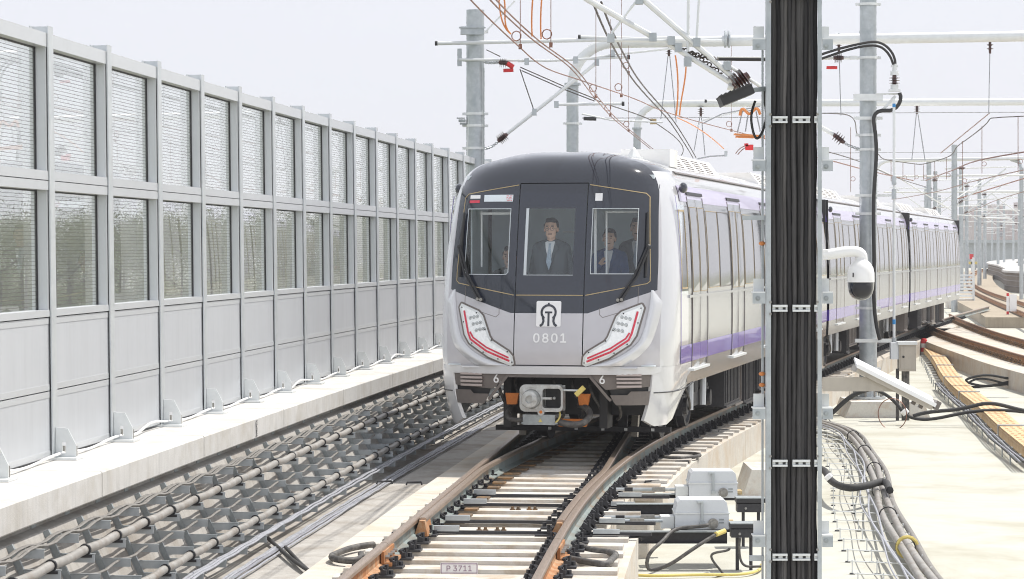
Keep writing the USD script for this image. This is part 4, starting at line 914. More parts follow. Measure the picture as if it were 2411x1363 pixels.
    hr = blob([(c + V(0, .038, .062), .090 * k, c + V(0, .045, .02), .086 * k), (c + V(-.03, -.028, .112), .034 * k, c + V(.035, -.028, .112), .034 * k), (c + V(-.062, .0, .05), .034 * k, c + V(-.06, .04, .0), .034 * k), (c + V(.062, .0, .05), .034 * k, c + V(.06, .04, .0), .034 * k)], .02, 4)
    ob("hair", MB().tm(hr), "hair", t, local=True, smooth=True)
    jk = blob([(p, r * 1.12, q, r1 * 1.12) for p, r, q, r1 in torso] + [(p, r * 1.15, q, r1 * 1.2) for p, r, q, r1 in arms], .025, 5)
    ob("jacket", MB().tm(jk), suit, t, local=True, smooth=True); ob("trousers", MB().tm(blob([(p, r * 1.1, q, r1 * 1.1) for p, r, q, r1 in legs], .03, 4)), suit, t, local=True, smooth=True)
    y0 = -.160 * k
    sp = MB().poly(Polygon([(-.062, sh + .045), (.062, sh + .045), (.05, sh - .02), (.0, sh - .30), (-.05, sh - .02)]), (0, y0 + .0, 0), (k, 0, 0), (0, -.0, k), (0, .012, 0)); sv, sf_ = sp.arr(); sv = sv.copy(); sv[:, 1] += np.clip((sv[:, 2] - (sh - .12) * k) / (.16 * k), 0, 1) * .085 * k
    ob("shirt", (sv, sf_), "shirt", t, local=True)
    cl = MB().torus(V(0, .005, sh + .055), (0, -.35, 1), .060 * k, .018 * k, 16, 6); ob("collar", cl, "shirt", t, local=True, smooth=True)
    if tie:
        tp = MB().poly(Polygon([(-.016, sh + .03), (.016, sh + .03), (.012, sh - .005), (.034, sh - .2), (0, sh - .30), (-.034, sh - .2), (-.012, sh - .005)]), (0, y0 - .006, 0), (k, 0, 0), (0, 0, k), (0, .006, 0)); tv, tf = tp.arr(); tv = tv.copy(); tv[:, 1] += np.clip((tv[:, 2] - (sh - .12) * k) / (.16 * k), 0, 1) * .08 * k
        ob("tie", (tv, tf), "tie", t, local=True)
    lp = MB()
    for s in (-1, 1):
        lv = MB().poly(Polygon([(s * .062, sh + .05), (s * .115, sh - .03), (s * .075, sh - .10), (0 + s * .004, sh - .315), (s * .052, sh - .02)]), (0, y0 - .004, 0), (k, 0, 0), (0, 0, k), (0, .012, 0)).arr(); v_ = lv[0].copy(); v_[:, 1] += np.clip((v_[:, 2] - (sh - .12) * k) / (.16 * k), 0, 1) * .085 * k; ob("lapel", (v_, lv[1]), suit, t, local=True)
    if glasses:
        gl = MB()
        for s in (-1, 1): gl.torus(c + V(s * .034, -.104, .012), (0, 1, 0), .024 * k, .0022, 16, 5).bar(c + V(s * .06, -.10, .016), c + V(s * .088, -.0, .016), .003, .003)
        gl.bar(c + V(-.01, -.105, .016), c + V(.01, -.105, .016), .003, .003); ob("glasses", gl, "black", t, local=True)
    return t
def cabpos(x, y, z=1.1): return (NOSE[0] + x * math.cos(TH) + y * math.sin(TH), NOSE[1] - x * math.sin(TH) + y * math.cos(TH), z)
person("person in glasses, dark suit, white shirt and pale tie, standing behind the front door's window", cabpos(-.10, .70), -TH, 1.79, glasses=True, arm_l=((.24, .05, 1.14), (.22, -.05, .90), (-1, 0, 0), .25), arm_r=((-.24, .05, 1.14), (-.22, -.05, .90), (1, 0, 0), .25))
person("person in a dark blue jacket bending over the desk, one hand raised to the chest", cabpos(.55, 1.2, 1.08), -TH, 1.68, suit="suit_blue", tie=False, arm_r=((-.22, -.10, 1.16), (-.09, -.26, 1.30), (.3, -.9, .2), .55), arm_l=((.25, -.18, 1.18), (.22, -.42, 1.13), (0, 0, -1), .25))
person("person in dark suit and white shirt at the back of the cab's right side", cabpos(.84, 1.62), -TH, 1.80)
person("person in a dark suit sitting low behind the left windscreen", cabpos(-.78, 1.35, 1.16), -TH, 1.78, pose="sit", arm_l=((.24, -.12, .78), (.16, -.38, .86), (0, 0, -1), .3), arm_r=((-.24, -.12, .78), (-.16, -.38, .86), (0, 0, -1), .3))

# ------------------------------------------------------------------ overhead line: masts, portal beams, cantilevers
def insulator(t, p, q, r=.07, n=5, name="insulator"):
    p, q = np.asarray(p, float), np.asarray(q, float); d = q - p; L = np.linalg.norm(d); prof = [(0, 0), (r * .35, 0), (r * .35, L * .08)]
    for k in range(n):
        a = L * (.12 + .76 * k / n); prof += [(r * .4, a), (r, a + L * .05), (r * .95, a + L * .07), (r * .4, a + L * .11)]
    prof += [(r * .35, L * .92), (r * .35, L), (0, L)]
    return ob(name, MB().tube_prof(p, d, prof, 12), "ceramic", t, smooth=35)
def clampring(t, c, r, m="galv_white", h=.05):
    c = np.asarray(c, float); mb = MB().tube_prof(c - (0, 0, h / 2), (0, 0, 1), [(r, 0), (r + .014, 0), (r + .014, h), (r, h)], 18)
    for s in (-1, 1): mb.box(c + (s * (r + .04), 0, 0), (.08, .05, h))
    return ob("clamp_ring", mb, m, t)
def chain(t, pts, r=.022, m="galv"):
    P = pol(pts, 12); mb = MB()
    for k in range(len(P) - 1): mb.torus((P[k] + P[k + 1]) / 2, (0, 1, 0) if k % 2 else (0, 0, 1), r, r * .35, 8, 4)
    return ob("chain", mb, m, t)
# left mast with its cantilever
Y0 = 50.; b = at(1119, 585, Y0); ml = thing("line_mast", "galvanized steel mast between the noise barrier and the train's roof", "mast", (b[0], Y0, FLOOR_Z)); rM = 21.0 / 120
ob("pole", MB().tube_prof((b[0], Y0, FLOOR_Z), (0, 0, 1), [(rM * 1.05, 0), (rM, 7.87), (0, 7.88)], 20), "galv", ml, smooth=40)
ob("conduit", MB().tube([at(1099, 760, Y0 - .1), at(1101, 400, Y0 - .1), at(1107, 110, Y0 - .1)], .018, 6), "galv_white", ml)
ob("conduit", MB().tube([at(1139.5, 760, Y0 - .12), at(1139.5, 160, Y0 - .12)], .012, 6), "galv_dull", ml)
for y in (75, 142, 268, 296, 349): clampring(ml, at(1119, y, Y0), rM)
ob("bracket_plate", MB().box(at(1112, 72, Y0 - .2), (.46, .10, .16)).box(at(1112, 65, Y0 - .2), (.52, .14, .02)), "galv", ml)
ob("bracket_plate", MB().box(at(1082, 135, Y0 - .1), (.09, .06, .34)), "galv", ml)
ob("terminal_box", MB().box(at(1085, 278, Y0 - .05), (.16, .1, .02)).box(at(1088, 284, Y0 - .05), (.14, .1, .05)).box(at(1090, 291, Y0 - .05), (.12, .08, .04)), "galv_dull", ml)
def tubes(t, name, lst, m, Y, smooth=True):
    for pts, w in lst:
        P = [at(a, b_, Y if len(c_) == 0 else c_[0]) for a, b_, *c_ in pts]; ob(name, MB().tube(P, w / 2 / FPX * Y, 8), m, t, smooth=35)
ca = thing("cantilever", "galvanized tube cantilever with dark red insulators reaching right from the left mast", "cantilever", at(1140, 120, Y0 - .25))
YC = Y0 - .3
tubes(ca, "tube", [([(1027, 102), (1585, 90)], 9), ([(1364, 87), (1700, 96)], 7), ([(1080, 140), (1290, 143), (1480, 134)], 6), ([(1220, 144), (1370, 140), (1450, 128), (1600, 112)], 5), ([(1192, 316), (1405, 147)], 9), ([(1305, 246), (1467, 244)], 7), ([(1140, 78), (1212, 2)], 4)], "galv_white", YC)
tubes(ca, "tie_wire", [([(1224, 162), (1258, 262)], 2.4), ([(1225, 158), (1330, 204), (1400, 232)], 2.4), ([(1228, 166), (1330, 211), (1400, 238)], 2.4), ([(1145, 117), (1178, 133)], 2.2)], "wire_dark", YC)
for x, y in ((1027, 102), (1364, 87), (1480, 134), (1467, 244)): ob("end_cap", MB().cyl(at(x - 3, y, YC), at(x + 3, y, YC), .045, 10), "black", ca)
insulator(ca, at(1172, 333, YC), at(1194, 315, YC), .11, 5); insulator(ca, at(1174, 147, YC), at(1196, 149, YC), .10, 4)
chain(ca, [at(1140, 350, YC), at(1155, 346, YC), at(1172, 334, YC)]); chain(ca, [at(1140, 147, YC), at(1158, 148, YC), at(1174, 147, YC)])
ob("red_rod", MB().cyl(at(1194, 149, YC), at(1209, 158, YC), .05, 8), "red", ca); ob("red_rod", MB().cyl(at(1185, 166, YC), at(1209, 165, YC), .035, 8), "red", ca)
for x, y in ((1240, 145), (1258, 264), (1355, 141), (1405, 147), (1442, 125), (1440, 90), (1310, 246)): ob("tube_clamp", MB().box(at(x, y, YC), (.09, .10, .13)), "galv", ca)
# portals: post, bend and a long beam to the right
def portal(label, px, Y, ytop, yend, pw, bw, R, xend, pylow=520):
    s = FPX / Y; o = at(px, 585, Y); t = thing("portal_frame", label, "portal", (o[0], Y, FLOOR_Z)); r = pw / 2 / s; top = at(px, ytop, Y)
    pts = [(o[0], Y, FLOOR_Z)]; zc = top[2] - R
    ob("post", MB().tube([(o[0], Y, FLOOR_Z), (o[0], Y, zc)], r, 14), "galv", t, smooth=40)
    bend = [np.array([o[0] + R - R * math.cos(a), Y, zc + R * math.sin(a)]) for a in np.linspace(0, math.pi / 2, 12)]
    e = at(xend, yend, Y - 2.0); ob("beam", MB().tube(bend + [bend[-1] * .8 + e * .2, e], bw / 2 / s, 14), "galv_white", t, smooth=40)
    ob("flange", MB().cyl((o[0], Y, zc - .03), (o[0], Y, zc + .03), r * 1.35, 14), "galv", t)
    for zz in (zc - .9, zc - 1.6): clampring(t, (o[0], Y, zz), r)
    return t
p1 = portal("thick pipe portal rising behind the lead car, nearest of the bent-pipe portals", 1348, 58.5, 101, 80, 29, 25, .95, 2700)
for x in (1712, 2030): ob("flange", MB().cyl(at(x - 6, 92, 58), at(x - 2, 92, 58), .2, 14).cyl(at(x + 2, 92, 58), at(x + 6, 92, 58), .2, 14), "galv", p1)
p2 = portal("bent pipe portal behind the train, second from the camera", 1500, 87, 244, 238, 18, 17, .85, 2700)
p3 = portal("thin bent pipe portal far down the line above the rear cars", 2060, 140, 378, 372, 11, 9, .8, 2410)
dn = at(2405, 585, 138); ob("post", MB().tube([at(2380, 374, 138.4), at(2398, 380, 138.2), at(2405, 395, 138), (dn[0], 138, FLOOR_Z)], .12, 8), "galv", p3)
# signal mast on the right
Ym = 49.; o = at(2044, 585, Ym); mr = thing("line_mast", "tall galvanized mast on a concrete footing, right of the train, with black cables", "mast", (o[0], Ym, FLOOR_Z)); rR = 20. / FPX * Ym
ob("pole", MB().tube_prof((o[0], Ym, FLOOR_Z + .25), (0, 0, 1), [(rR * 1.04, 0), (rR * .97, 8.4), (0, 8.41)], 22), "galv", mr, smooth=40)
ob("base_flange", MB().cyl((o[0], Ym, FLOOR_Z + .31), (o[0], Ym, FLOOR_Z + .35), .34, 20), "galv", mr)
for k in range(10): a = k * .628; ob("anchor_bolt", MB().cyl((o[0] + .28 * math.cos(a), Ym + .28 * math.sin(a), FLOOR_Z + .3), (o[0] + .28 * math.cos(a), Ym + .28 * math.sin(a), FLOOR_Z + .45), .022, 6), "bolt", mr)
c0 = at(2085, 968, Ym - .7); ft = MB().poly(Polygon([(-.80, 0), (.80, 0), (.68, .30), (-.68, .30)]), (c0[0], Ym - 1.0, FLOOR_Z), (1, 0, 0), (0, 0, 1), (0, 1.7, 0)); single("mast_footing", ft, "plinth", "speckled white concrete footing under the right-hand mast", "footing")
for y in (10, 136, 318, 352, 460, 503, 725, 868): clampring(mr, at(2044, y, Ym), rR)
ob("bracket_plate", MB().box(at(2044, 229, Ym - .2), (.56, .08, .13)).box(at(2088, 221, Ym - .2), (.42, .1, .03)), "galv_white", mr)
ob("bracket_brace", MB().bar(at(2075, 262, Ym - .2), at(2108, 226, Ym - .2), .05, .05), "galv_white", mr)
ob("clamp_arm", MB().box(at(2044, 278, Ym - .2), (.55, .05, .06)), "galv_white", mr); ob("clamp_arm", MB().box(at(2062, 460, Ym - .15), (.75, .05, .05)), "galv_white", mr); ob("clamp_arm", MB().box(at(2056, 802, Ym - .15), (.70, .05, .07)), "galv_white", mr)
io = at(2106, 222, Ym - .25); it = thing("cable_terminal", "brown ribbed cable terminal on a bracket beside the right-hand mast", "cable terminal", io)
ob("base", MB().box(at(2106, 213, Ym - .25), (.22, .16, .04)).cyl(at(2106, 211, Ym - .25), at(2106, 199, Ym - .25), .075, 12), "galv_white", it)
insulator(it, at(2106, 200, Ym - .25), at(2106, 176, Ym - .25), .11, 3); ob("head", MB().cyl(at(2106, 177, Ym - .25), at(2106, 168, Ym - .25), .08, 12).cyl(at(2106, 168, Ym - .25), at(2106, 150, Ym - .25), .04, 10).box(at(2106, 156, Ym - .25), (.13, .06, .03)), "galv_white", it)
def cable(label, pts, Y, w, m="rubber", n=40, name="cable", cat="cable"):
    P = spline([at(a, b_, c_[0] if c_ else Y) for a, b_, *c_ in pts], n); return single(name, MB().tube(P, w / 2 / FPX * Y, 8), m, label, cat, smooth=True)
cable("upper black cable arching from the pole over the mast to the ribbed terminal", [(1900, 142), (1965, 118), (2030, 102), (2070, 100), (2096, 118), (2108, 150)], Ym - .35, 6)
cable("black cable just below the arching one, ending at the ribbed terminal", [(1900, 148), (1975, 124), (2040, 108), (2072, 110), (2092, 127), (2103, 152)], Ym - .3, 6)
cable("black cable looping under the ribbed terminal and down the mast's right side", [(2118, 218), (2117, 244), (2100, 259), (2072, 261), (2061, 268), (2059, 300), (2058, 450), (2058, 620), (2060, 740), (2072, 800)], Ym - .3, 9, n=70)
hs = thing("insulator_string", "dark red insulator string fixed left of the right-hand mast, below the cable arch", "insulator", at(1975, 136, Ym - .2)); insulator(hs, at(1962, 136, Ym - .2), at(1986, 136, Ym - .2), .11, 4); ob("link", MB().cyl(at(1986, 136, Ym - .2), at(2024, 136, Ym - .2), .03, 8).box(at(2010, 136, Ym - .2), (.14, .07, .07)).cyl(at(1935, 138, Ym - .2), at(1962, 136, Ym - .2), .03, 8), "galv_white", hs); ob("red_rod", MB().cyl(at(1946, 159, Ym - .2), at(1971, 159, Ym - .2), .03, 8), "red", hs)
hs = thing("insulator_string", "dark red insulator on a strut hanging left of the right-hand mast, lower one", "insulator", at(1975, 325, Ym - .2)); insulator(hs, at(1962, 316, Ym - .2), at(1988, 336, Ym - .2), .11, 4); ob("strut", MB().cyl(at(1900, 282, Ym - .2), at(1962, 316, Ym - .2), .045, 8), "galv_white", hs); chain(hs, [at(1988, 336, Ym - .2), at(2005, 345, Ym - .2), at(2024, 350, Ym - .2)])
rd = at(2105, 830, Ym - 1.2); rod = thing("operating_rod", "thin pale vertical rod with a blue band, right of the mast", "rod", rd); ob("shaft", MB().cyl(rd, at(2105, 232, Ym - 1.2), .026, 8), "galv_white", rod); ob("band", MB().cyl(at(2105, 752, Ym - 1.2), at(2105, 763, Ym - 1.2), .032, 8), "blue", rod); ob("band", MB().cyl(at(2105, 244, Ym - 1.2), at(2105, 252, Ym - 1.2), .032, 8), "blue", rod); ob("coupling", MB().cyl(at(2105, 826, Ym - 1.2), at(2105, 795, Ym - 1.2), .045, 10).cyl(at(2105, 415, Ym - 1.2), at(2105, 435, Ym - 1.2), .045, 10).cyl(at(2105, 445, Ym - 1.2), at(2105, 468, Ym - 1.2), .045, 10), "galv", rod)

# wires: contact wires at 4.6 m, with droppers and jumpers
ZC = 4.6
def wires(name, label, pts, z, r, m, n=60, offs=(0,), cat="wire", extra=None):
    P = pol([atz(a, b_, z if not c_ else c_[0]) for a, b_, *c_ in pts], n); t = thing(name, label, cat, P[0])
    for o_ in offs: ob("strand", MB().tube(P + np.array([o_, 0, 0]), r, 5), m, t)
    return t, P
def droppers(t, lst, z=ZC, top=6.1, m="copper"):
    for x, y in lst:
        p = atz(x, y, z); ob("dropper", MB().tube([p, p + (0, 0, .18), p + (0, 0, top - z)], .004, 4), m, t); ob("dropper_loop", MB().torus(p + (-.04, 0, .12), (.2, 1, 0), .05, .006, 10, 4).box(p + (0, 0, .01), (.035, .06, .05)), m, t)
w1, _ = wires("contact_wire", "reddish contact wire crossing from top left down to the right over the train", [(1090, -20), (1215, 103), (1285, 160), (1370, 190), (1500, 235), (1552, 258), (1746, 313), (1850, 338)], ZC, .0075, "copper"); droppers(w1, [(1225, 112), (1463, 226), (1722, 308)])
w2, _ = wires("contact_wire", "pair of copper contact wires running from top left to behind the car roof", [(1145, -10), (1250, 90), (1340, 157), (1400, 230), (1440, 275), (1500, 325), (1540, 357)], ZC, .0075, "copper", offs=(0, .05)); droppers(w2, [(1297, 108), (1403, 228), (1437, 272), (1480, 308)])
w3, _ = wires("messenger_wire", "pair of dark messenger wires slanting down right behind the cantilever tubes", [(1396, 5), (1427, 78), (1452, 125), (1480, 173), (1576, 285), (1602, 323), (1632, 372)], 5.2, .013, "wire_dark", offs=(0, .09)); droppers(w3, [(1480, 173)], 5.2, 5.0)
w4, _ = wires("messenger_wire", "dark feeder wire dropping right from the left mast's cantilever to the roof", [(1400, 234, 6.0), (1440, 249, 6.0), (1538, 286, 5.9), (1604, 366, 5.6)], 6.0, .014, "wire_dark"); ob("clamp", MB().box(atz(1538, 286, 5.9), (.16, .2, .14)), "gold", w4)
for nm, x0, pts in (("leftmost", 1180, [(1174, -10), (1180, 40), (1188, 62), (1203, 80)]), ("second", 1190, [(1184, -10), (1189, 45), (1194, 68), (1203, 80)]), ("third", 1252, [(1255, -10), (1252, 60), (1253, 86)]), ("fourth", 1273, [(1276, -10), (1273, 60), (1274, 92)])):
    P = spline([at(a, b_, 24.2) for a, b_ in pts], 20); single("jumper_cable", MB().tube(P, .0085, 6), "orange_w", f"orange jumper cable hanging at the top of the picture, {nm} of four", "jumper cable", smooth=True)
for nm, pts in (("straight", [(1590, 130), (1596, 190), (1595, 240), (1592, 272)]), ("curved", [(1614, 130), (1612, 190), (1606, 225), (1600, 272)])):
    P = spline([at(a, b_, 36.) for a, b_ in pts], 20); single("jumper_cable", MB().tube(P, .012, 6), "orange_w", f"{nm} orange jumper cable hanging over the lead car's roof", "jumper cable", smooth=True)
P = spline([at(1594, 277, 38.), at(1640, 300, 40), at(1704, 350, 43)], 12); single("jumper_cable", MB().tube(P, .009, 5), "orange_w", "thin pale orange cable slanting down to the roof of the lead car", "jumper cable")
# cantilever carried by the near cable pole
YN = 17.4; cn = thing("cantilever", "pale tubes meeting at a big dark red insulator beside the near cable pole", "cantilever", at(1760, 200, YN))
tubes(cn, "tube", [([(1340, -32), (1385, 0), (1540, 88)], 14), ([(1570, 100), (1722, 196)], 13), ([(1500, -14), (1728, 184)], 14), ([(1621, -5), (1619, 148)], 7), ([(1646, -5), (1640, 92)], 6), ([(1506, -8), (1440, 78)], 6), ([(1712, 152), (1800, 210)], 8), ([(1440, 95), (1590, 96)], 8)], "galv_white", YN)
tubes(cn, "dark_tube", [([(1688, 139), (1805, 140)], 8)], "black", YN + .3); tubes(cn, "tube", [([(1688, 134), (1805, 135)], 3)], "galv_white", YN + .28)
insulator(cn, at(1722, 205, YN), at(1762, 176, YN), .075, 5)
ob("cap", MB().cyl(at(1716, 187, YN), at(1736, 196, YN), .03, 10).cyl(at(1714, 202, YN), at(1727, 206, YN), .028, 10), "galv_white", cn)
chain(cn, [at(1600, 112, YN), at(1640, 132, YN), at(1700, 176, YN)], .014, "wire_dark"); chain(cn, [at(1620, 122, YN), at(1660, 134, YN), at(1690, 140, YN)], .014, "wire_dark")
for x, y in ((1537, 88), (1597, 112), (1619, 146), (1505, 0), (1438, 90), (1712, 155), (1640, 100), (1580, 96)): ob("tube_clamp", MB().box(at(x, y, YN), (.05, .06, .06)), "galv", cn)
# hangers under the portal beams
def hanger(label, x, y0, ym, Y, legs, rod=False):
    t = thing("wire_hanger", label, "hanger", at(x, y0, Y)); s = Y / FPX
    ob("hook", MB().cyl(at(x, y0 - 14, Y), at(x, y0 + 4, Y), 2.2 * s, 8).box(at(x, y0 - 8, Y), (7 * s, .1, 5 * s)), "galv", t); insulator(t, at(x, y0 + 2, Y), at(x, ym, Y), 8 * s, 3)
    for a, b_ in legs: ob("leg", MB().tube([at(x + (a - x) * .12, ym, Y), at(a, b_, Y)], 1.1 * s, 5), "wire_grey", t)
hanger("insulator hanging from the near portal beam with two splayed wires, left of the cable pole", 1575, 112, 132, 58.4, [(1556, 280), (1592, 288)])
hanger("insulator hanger with a single wire, just right of the cable pole", 1975, 92, 124, 58., [(1980, 272)])
hanger("insulator hanger on the near portal beam at the far right of the picture", 2331, 88, 126, 57.4, [(2328, 268)])
hanger("insulator hanger with splayed wires on the second portal beam, left of the cable pole", 1650, 252, 274, 86.8, [(1634, 356), (1660, 366)])
hanger("insulator hanger with splayed wires on the second portal beam, right of the mast", 2159, 246, 268, 86.4, [(2147, 377), (2178, 378)])
m1, P1 = wires("messenger_wire", "messenger wire sagging from the mast to the far right with many droppers", [(1900, 266, 6.6), (1980, 268, 6.6), (2020, 318, 6.2), (2066, 362, 5.9), (2110, 380, 5.8), (2165, 387, 5.7), (2225, 372, 5.8), (2262, 338, 6.0), (2330, 279, 6.5), (2450, 272, 6.6)], 6., .016, "wire_dark", 90)
for x, y, z, L in ((2003, 300, 6.3, 2.0), (2098, 376, 5.85, .8), (2126, 383, 5.8, .7), (2154, 387, 5.72, .6), (2174, 386, 5.7, .6), (2201, 380, 5.75, .7), (2228, 370, 5.8, .8), (2266, 332, 6.0, 1.6), (2312, 296, 6.4, 1.5), (2397, 275, 6.55, 1.7)):
    p = atz(x, y, z); ob("dropper", MB().tube([p, p - (0, 0, L)], .010, 4), "copper", m1); ob("dropper_loop", MB().torus(p + (.07, 0, -L * .8), (.2, 1, 0), .07, .008, 10, 4), "copper", m1)
wires("messenger_wire", "orange brown stay wire rising right to the far right hanger", [(2215, 360, 5.9), (2330, 266, 6.6)], 6, .016, "copper", 12)
for lab, pts, z in (("thin contact wire leaving the right-hand mast low on the left", [(1900, 366), (1955, 378), (2030, 398), (2150, 425)], 4.6), ("thin contact wire climbing to the right edge above the far tracks", [(2180, 425), (2240, 402), (2330, 372), (2450, 352)], 4.6)): wires("contact_wire", lab, pts, z, .016, "copper", 16)
for y, x0, Y, lab in ((266, 1880, 75, "upper"), (360, 1880, 100, "middle"), (376, 1880, 110, "lower"), (278, 1370, 80, "left")):
    single("span_wire", MB().tube([at(x0, y, Y), at(2480 if lab != "left" else 1800, y - 2, Y)], .014, 5), "wire_grey", f"thin level span wire across the sky, the {lab} one", "wire")

YS = 40.; si = thing("section_insulator", "orange and grey line insulator frame hanging just left of the near cable ladder", "insulator frame", at(1755, 316, YS))
ob("runner", MB().bar(at(1728, 316, YS), at(1800, 321, YS), .10, .03).bar(at(1732, 322, YS), at(1800, 324, YS), .06, .03), "orange_w", si)
ob("leg", MB().tube([at(1736, 312, YS), at(1748, 262, YS), at(1790, 258, YS)], .012, 6).tube([at(1755, 310, YS), at(1762, 265, YS)], .012, 6).tube([at(1790, 310, YS), at(1780, 262, YS)], .012, 6), "wire_grey", si)
ob("wing", MB().tube(spline([at(1742, 272, YS), at(1752, 258, YS), at(1764, 268, YS), at(1776, 258, YS), at(1790, 270, YS)], 16), .025, 6), "orange_w", si)
rc = thing("roof_clamp", "small red clamp with copper leads above the lead car's roof by the ladder", "clamp", at(1764, 347, 43)); ob("body", MB().box(at(1764, 347, 43), (.13, .1, .09)).box(at(1757, 341, 43), (.06, .1, .05)), "red", rc); ob("lead", MB().tube(spline([at(1756, 343, 43), at(1742, 350, 43), at(1732, 362, 43)], 8), .008, 5).tube(spline([at(1758, 346, 43), at(1746, 354, 43), at(1737, 364, 43)], 8), .008, 5), "copper", rc)
sa = thing("steady_arm", "thin grey registration arm low over the lead car's roof", "registration arm", at(1690, 368, 44)); ob("arm", MB().tube([at(1642, 374, 44), at(1672, 368, 44), at(1708, 366, 44)], .015, 6), "wire_grey", sa); ob("clamp", MB().box(at(1709, 362, 44), (.05, .06, .10)), "galv", sa); ob("tie", MB().tube([at(1652, 292, 44), at(1700, 268, 44), at(1790, 250, 44)], .012, 6), "wire_grey", sa)
tp = thing("track_cantilever", "galvanized arms behind the cable ladder reaching left toward the second portal", "cantilever", at(1700, 240, 56))
tubes(tp, "tube", [([(1662, 238), (1800, 240)], 5), ([(1655, 283), (1800, 247)], 4), ([(1640, 300), (1655, 283)], 3), ([(1370, 268), (1440, 283), (1560, 288)], 4)], "galv_white", 56.)
ob("end_cap", MB().cyl(at(1659, 238, 56), at(1664, 238, 56), .035, 8).cyl(at(1374, 279, 56), at(1404, 280, 56), .04, 8), "black", tp)

for k, (lab, pts, z) in enumerate((("brown wire over the far tracks, upper right of the last car", [(2100, 470), (2200, 452), (2300, 425), (2450, 392)], 5.2), ("brown wire over the far tracks, just above the far shed", [(2190, 520), (2280, 500), (2350, 470), (2450, 440)], 4.8), ("grey wire sagging between far masts above the second car", [(1900, 345), (2000, 372), (2110, 418), (2180, 440)], 5.6))):
    wires("messenger_wire", lab, pts, z, .018, "copper" if k < 2 else "wire_dark", 16)
# ------------------------------------------------------------------ the near cable pole, with what is fixed to it
YP = 16.; q = lambda x, y, dy=0.: at(x, y, YP + dy); U = YP / FPX
def pbox(mb, x0, x1, y0, y1, d0=-.03, d1=.03):
    """Box over the photograph's rectangle on the pole, from d0 to d1 in depth."""
    a, b = q(x0, y1), q(x1, y0); return mb.mm(a[0], b[0], YP + d0, YP + d1, a[2], b[2])
ZB = FLOOR_Z; yb = HY + (CAM_Z - ZB) / U
rz = thing("cable_riser", "tall galvanized cable ladder standing close in front, carrying black conduits", "cable ladder", (q(1866, 600)[0], YP, ZB))
ob("side_rail", pbox(pbox(MB(), 1801, 1804, -30, yb, -.09, -.02), 1804, 1812, -30, yb, -.09, -.082), "galv", rz); ob("side_rail", pbox(pbox(MB(), 1928, 1931, -30, yb, -.09, -.02), 1921, 1928, -30, yb, -.09, -.082), "galv", rz)
ob("back_rail", pbox(MB(), 1795, 1799, 110, yb, .02, .07), "galv", rz); ob("back_plate", pbox(MB(), 1806, 1926, -30, yb, .075, .085), "black", rz)
for y in (-10, 283, 725, 1088, 1308, 1500, 1700):
    for a, b in ((1816, 1851), (1863, 1904), (1914, 1926)):
        h = 8 if y != 1308 else 8
        cch = ob("cross_channel", pbox(pbox(pbox(MB(), a, b, y - h, y - h + 5, -.085, -.06), a, b, y + h - 4, y + h, -.085, -.06), a, b, y - h + 4.9, y + h - 3.9, -.072, -.06), "galv_white", rz)
        for x in np.arange(a + 7, b - 6, 17): ob("slot", pbox(MB(), x, x + 7, y - 2, y + 3, -.0735, -.0715), "black", cch)
    ob("bolt", MB().cyl(q(1814, y - 14, -.095), q(1814, y - 14, -.08), .009, 6).cyl(q(1925, y - 14, -.095), q(1925, y - 14, -.08), .009, 6).cyl(q(1814, y + 14, -.095), q(1814, y + 14, -.08), .009, 6), "bolt", rz)
for y in (92, 376, 686, 957, 1256, 1560):
    for s, (xa, xb_) in ((-1, (1769, 1799)), (1, (1932, 1957))):
        m = ob("side_bracket", pbox(pbox(MB(), xa + (5 if s < 0 else 0), xb_ - (5 if s > 0 else 0), y - 30, y, .0, .012), xa, xb_, y, y + 3, -.09, .012), "galv_white", rz)
        ob("bracket_leg", pbox(MB(), xa, xb_, y + 3, y + 28, -.09, -.082), "galv", rz)
        c = q((xa + xb_) / 2, y + 16, -.082); ob("washer", MB().cyl(c, c - (0, .012, 0), .016, 14).cyl(c, c - (0, .022, 0), .009, 6), "galv_dull", rz)
ob("arm_stub", pbox(MB(), 1748, 1799, 507, 518, -.02, .02), "galv", rz); ob("arm_stub", pbox(MB(), 1764, 1799, 1308, 1320, -.02, .02), "galv", rz)
for y in (573, 880, 906): ob("orange_cap", MB().ball(q(1794, y), .017, 2, (1.2, 1, .8)), "orange_w", rz, smooth=True)
rr_ = np.random.default_rng(9)
for k, (x, w) in enumerate(((1821, 13), (1834, 13), (1847, 13), (1858, 11), (1869, 13), (1883, 14), (1896, 13), (1907, 11), (1918, 11), (1841, 9), (1889, 9), (1914, 8))):
    n = 90; yy = np.linspace(-30, yb, n); X = x + 1.6 * np.sin(yy / (90 + 20 * k) + k) + .8 * np.sin(yy / 37. + 2 * k); D = (-.03 if k < 9 else -.052) + .010 * np.sin(yy / 160. + k * 2)
    P = np.array([q(a, b, d) for a, b, d in zip(X, yy, D)]); R = w / 2 * U * .93 * (1 + .05 * np.sin(np.arange(n) * 2.6 + k))
    single("riser_cable", MB().tube(P, R, 8), ("dusty", "dusty_dark", "dusty_pale", "dusty_dark", "dusty")[k % 5], "dusty black conduit running up the near cable ladder among others alike", "conduit", "black conduits on the near cable ladder", smooth=True)
single("cable_loop", MB().tube(spline([q(1800, 205, .03), q(1803, 260, .02), q(1797, 305, 0), q(1782, 326, -.02), q(1771, 300, -.02), q(1770, 265, 0), q(1778, 238, .03)], 40), .008, 7), "rubber", "thin black cable loop hanging under the dark floodlight on the near ladder", "cable", smooth=True)
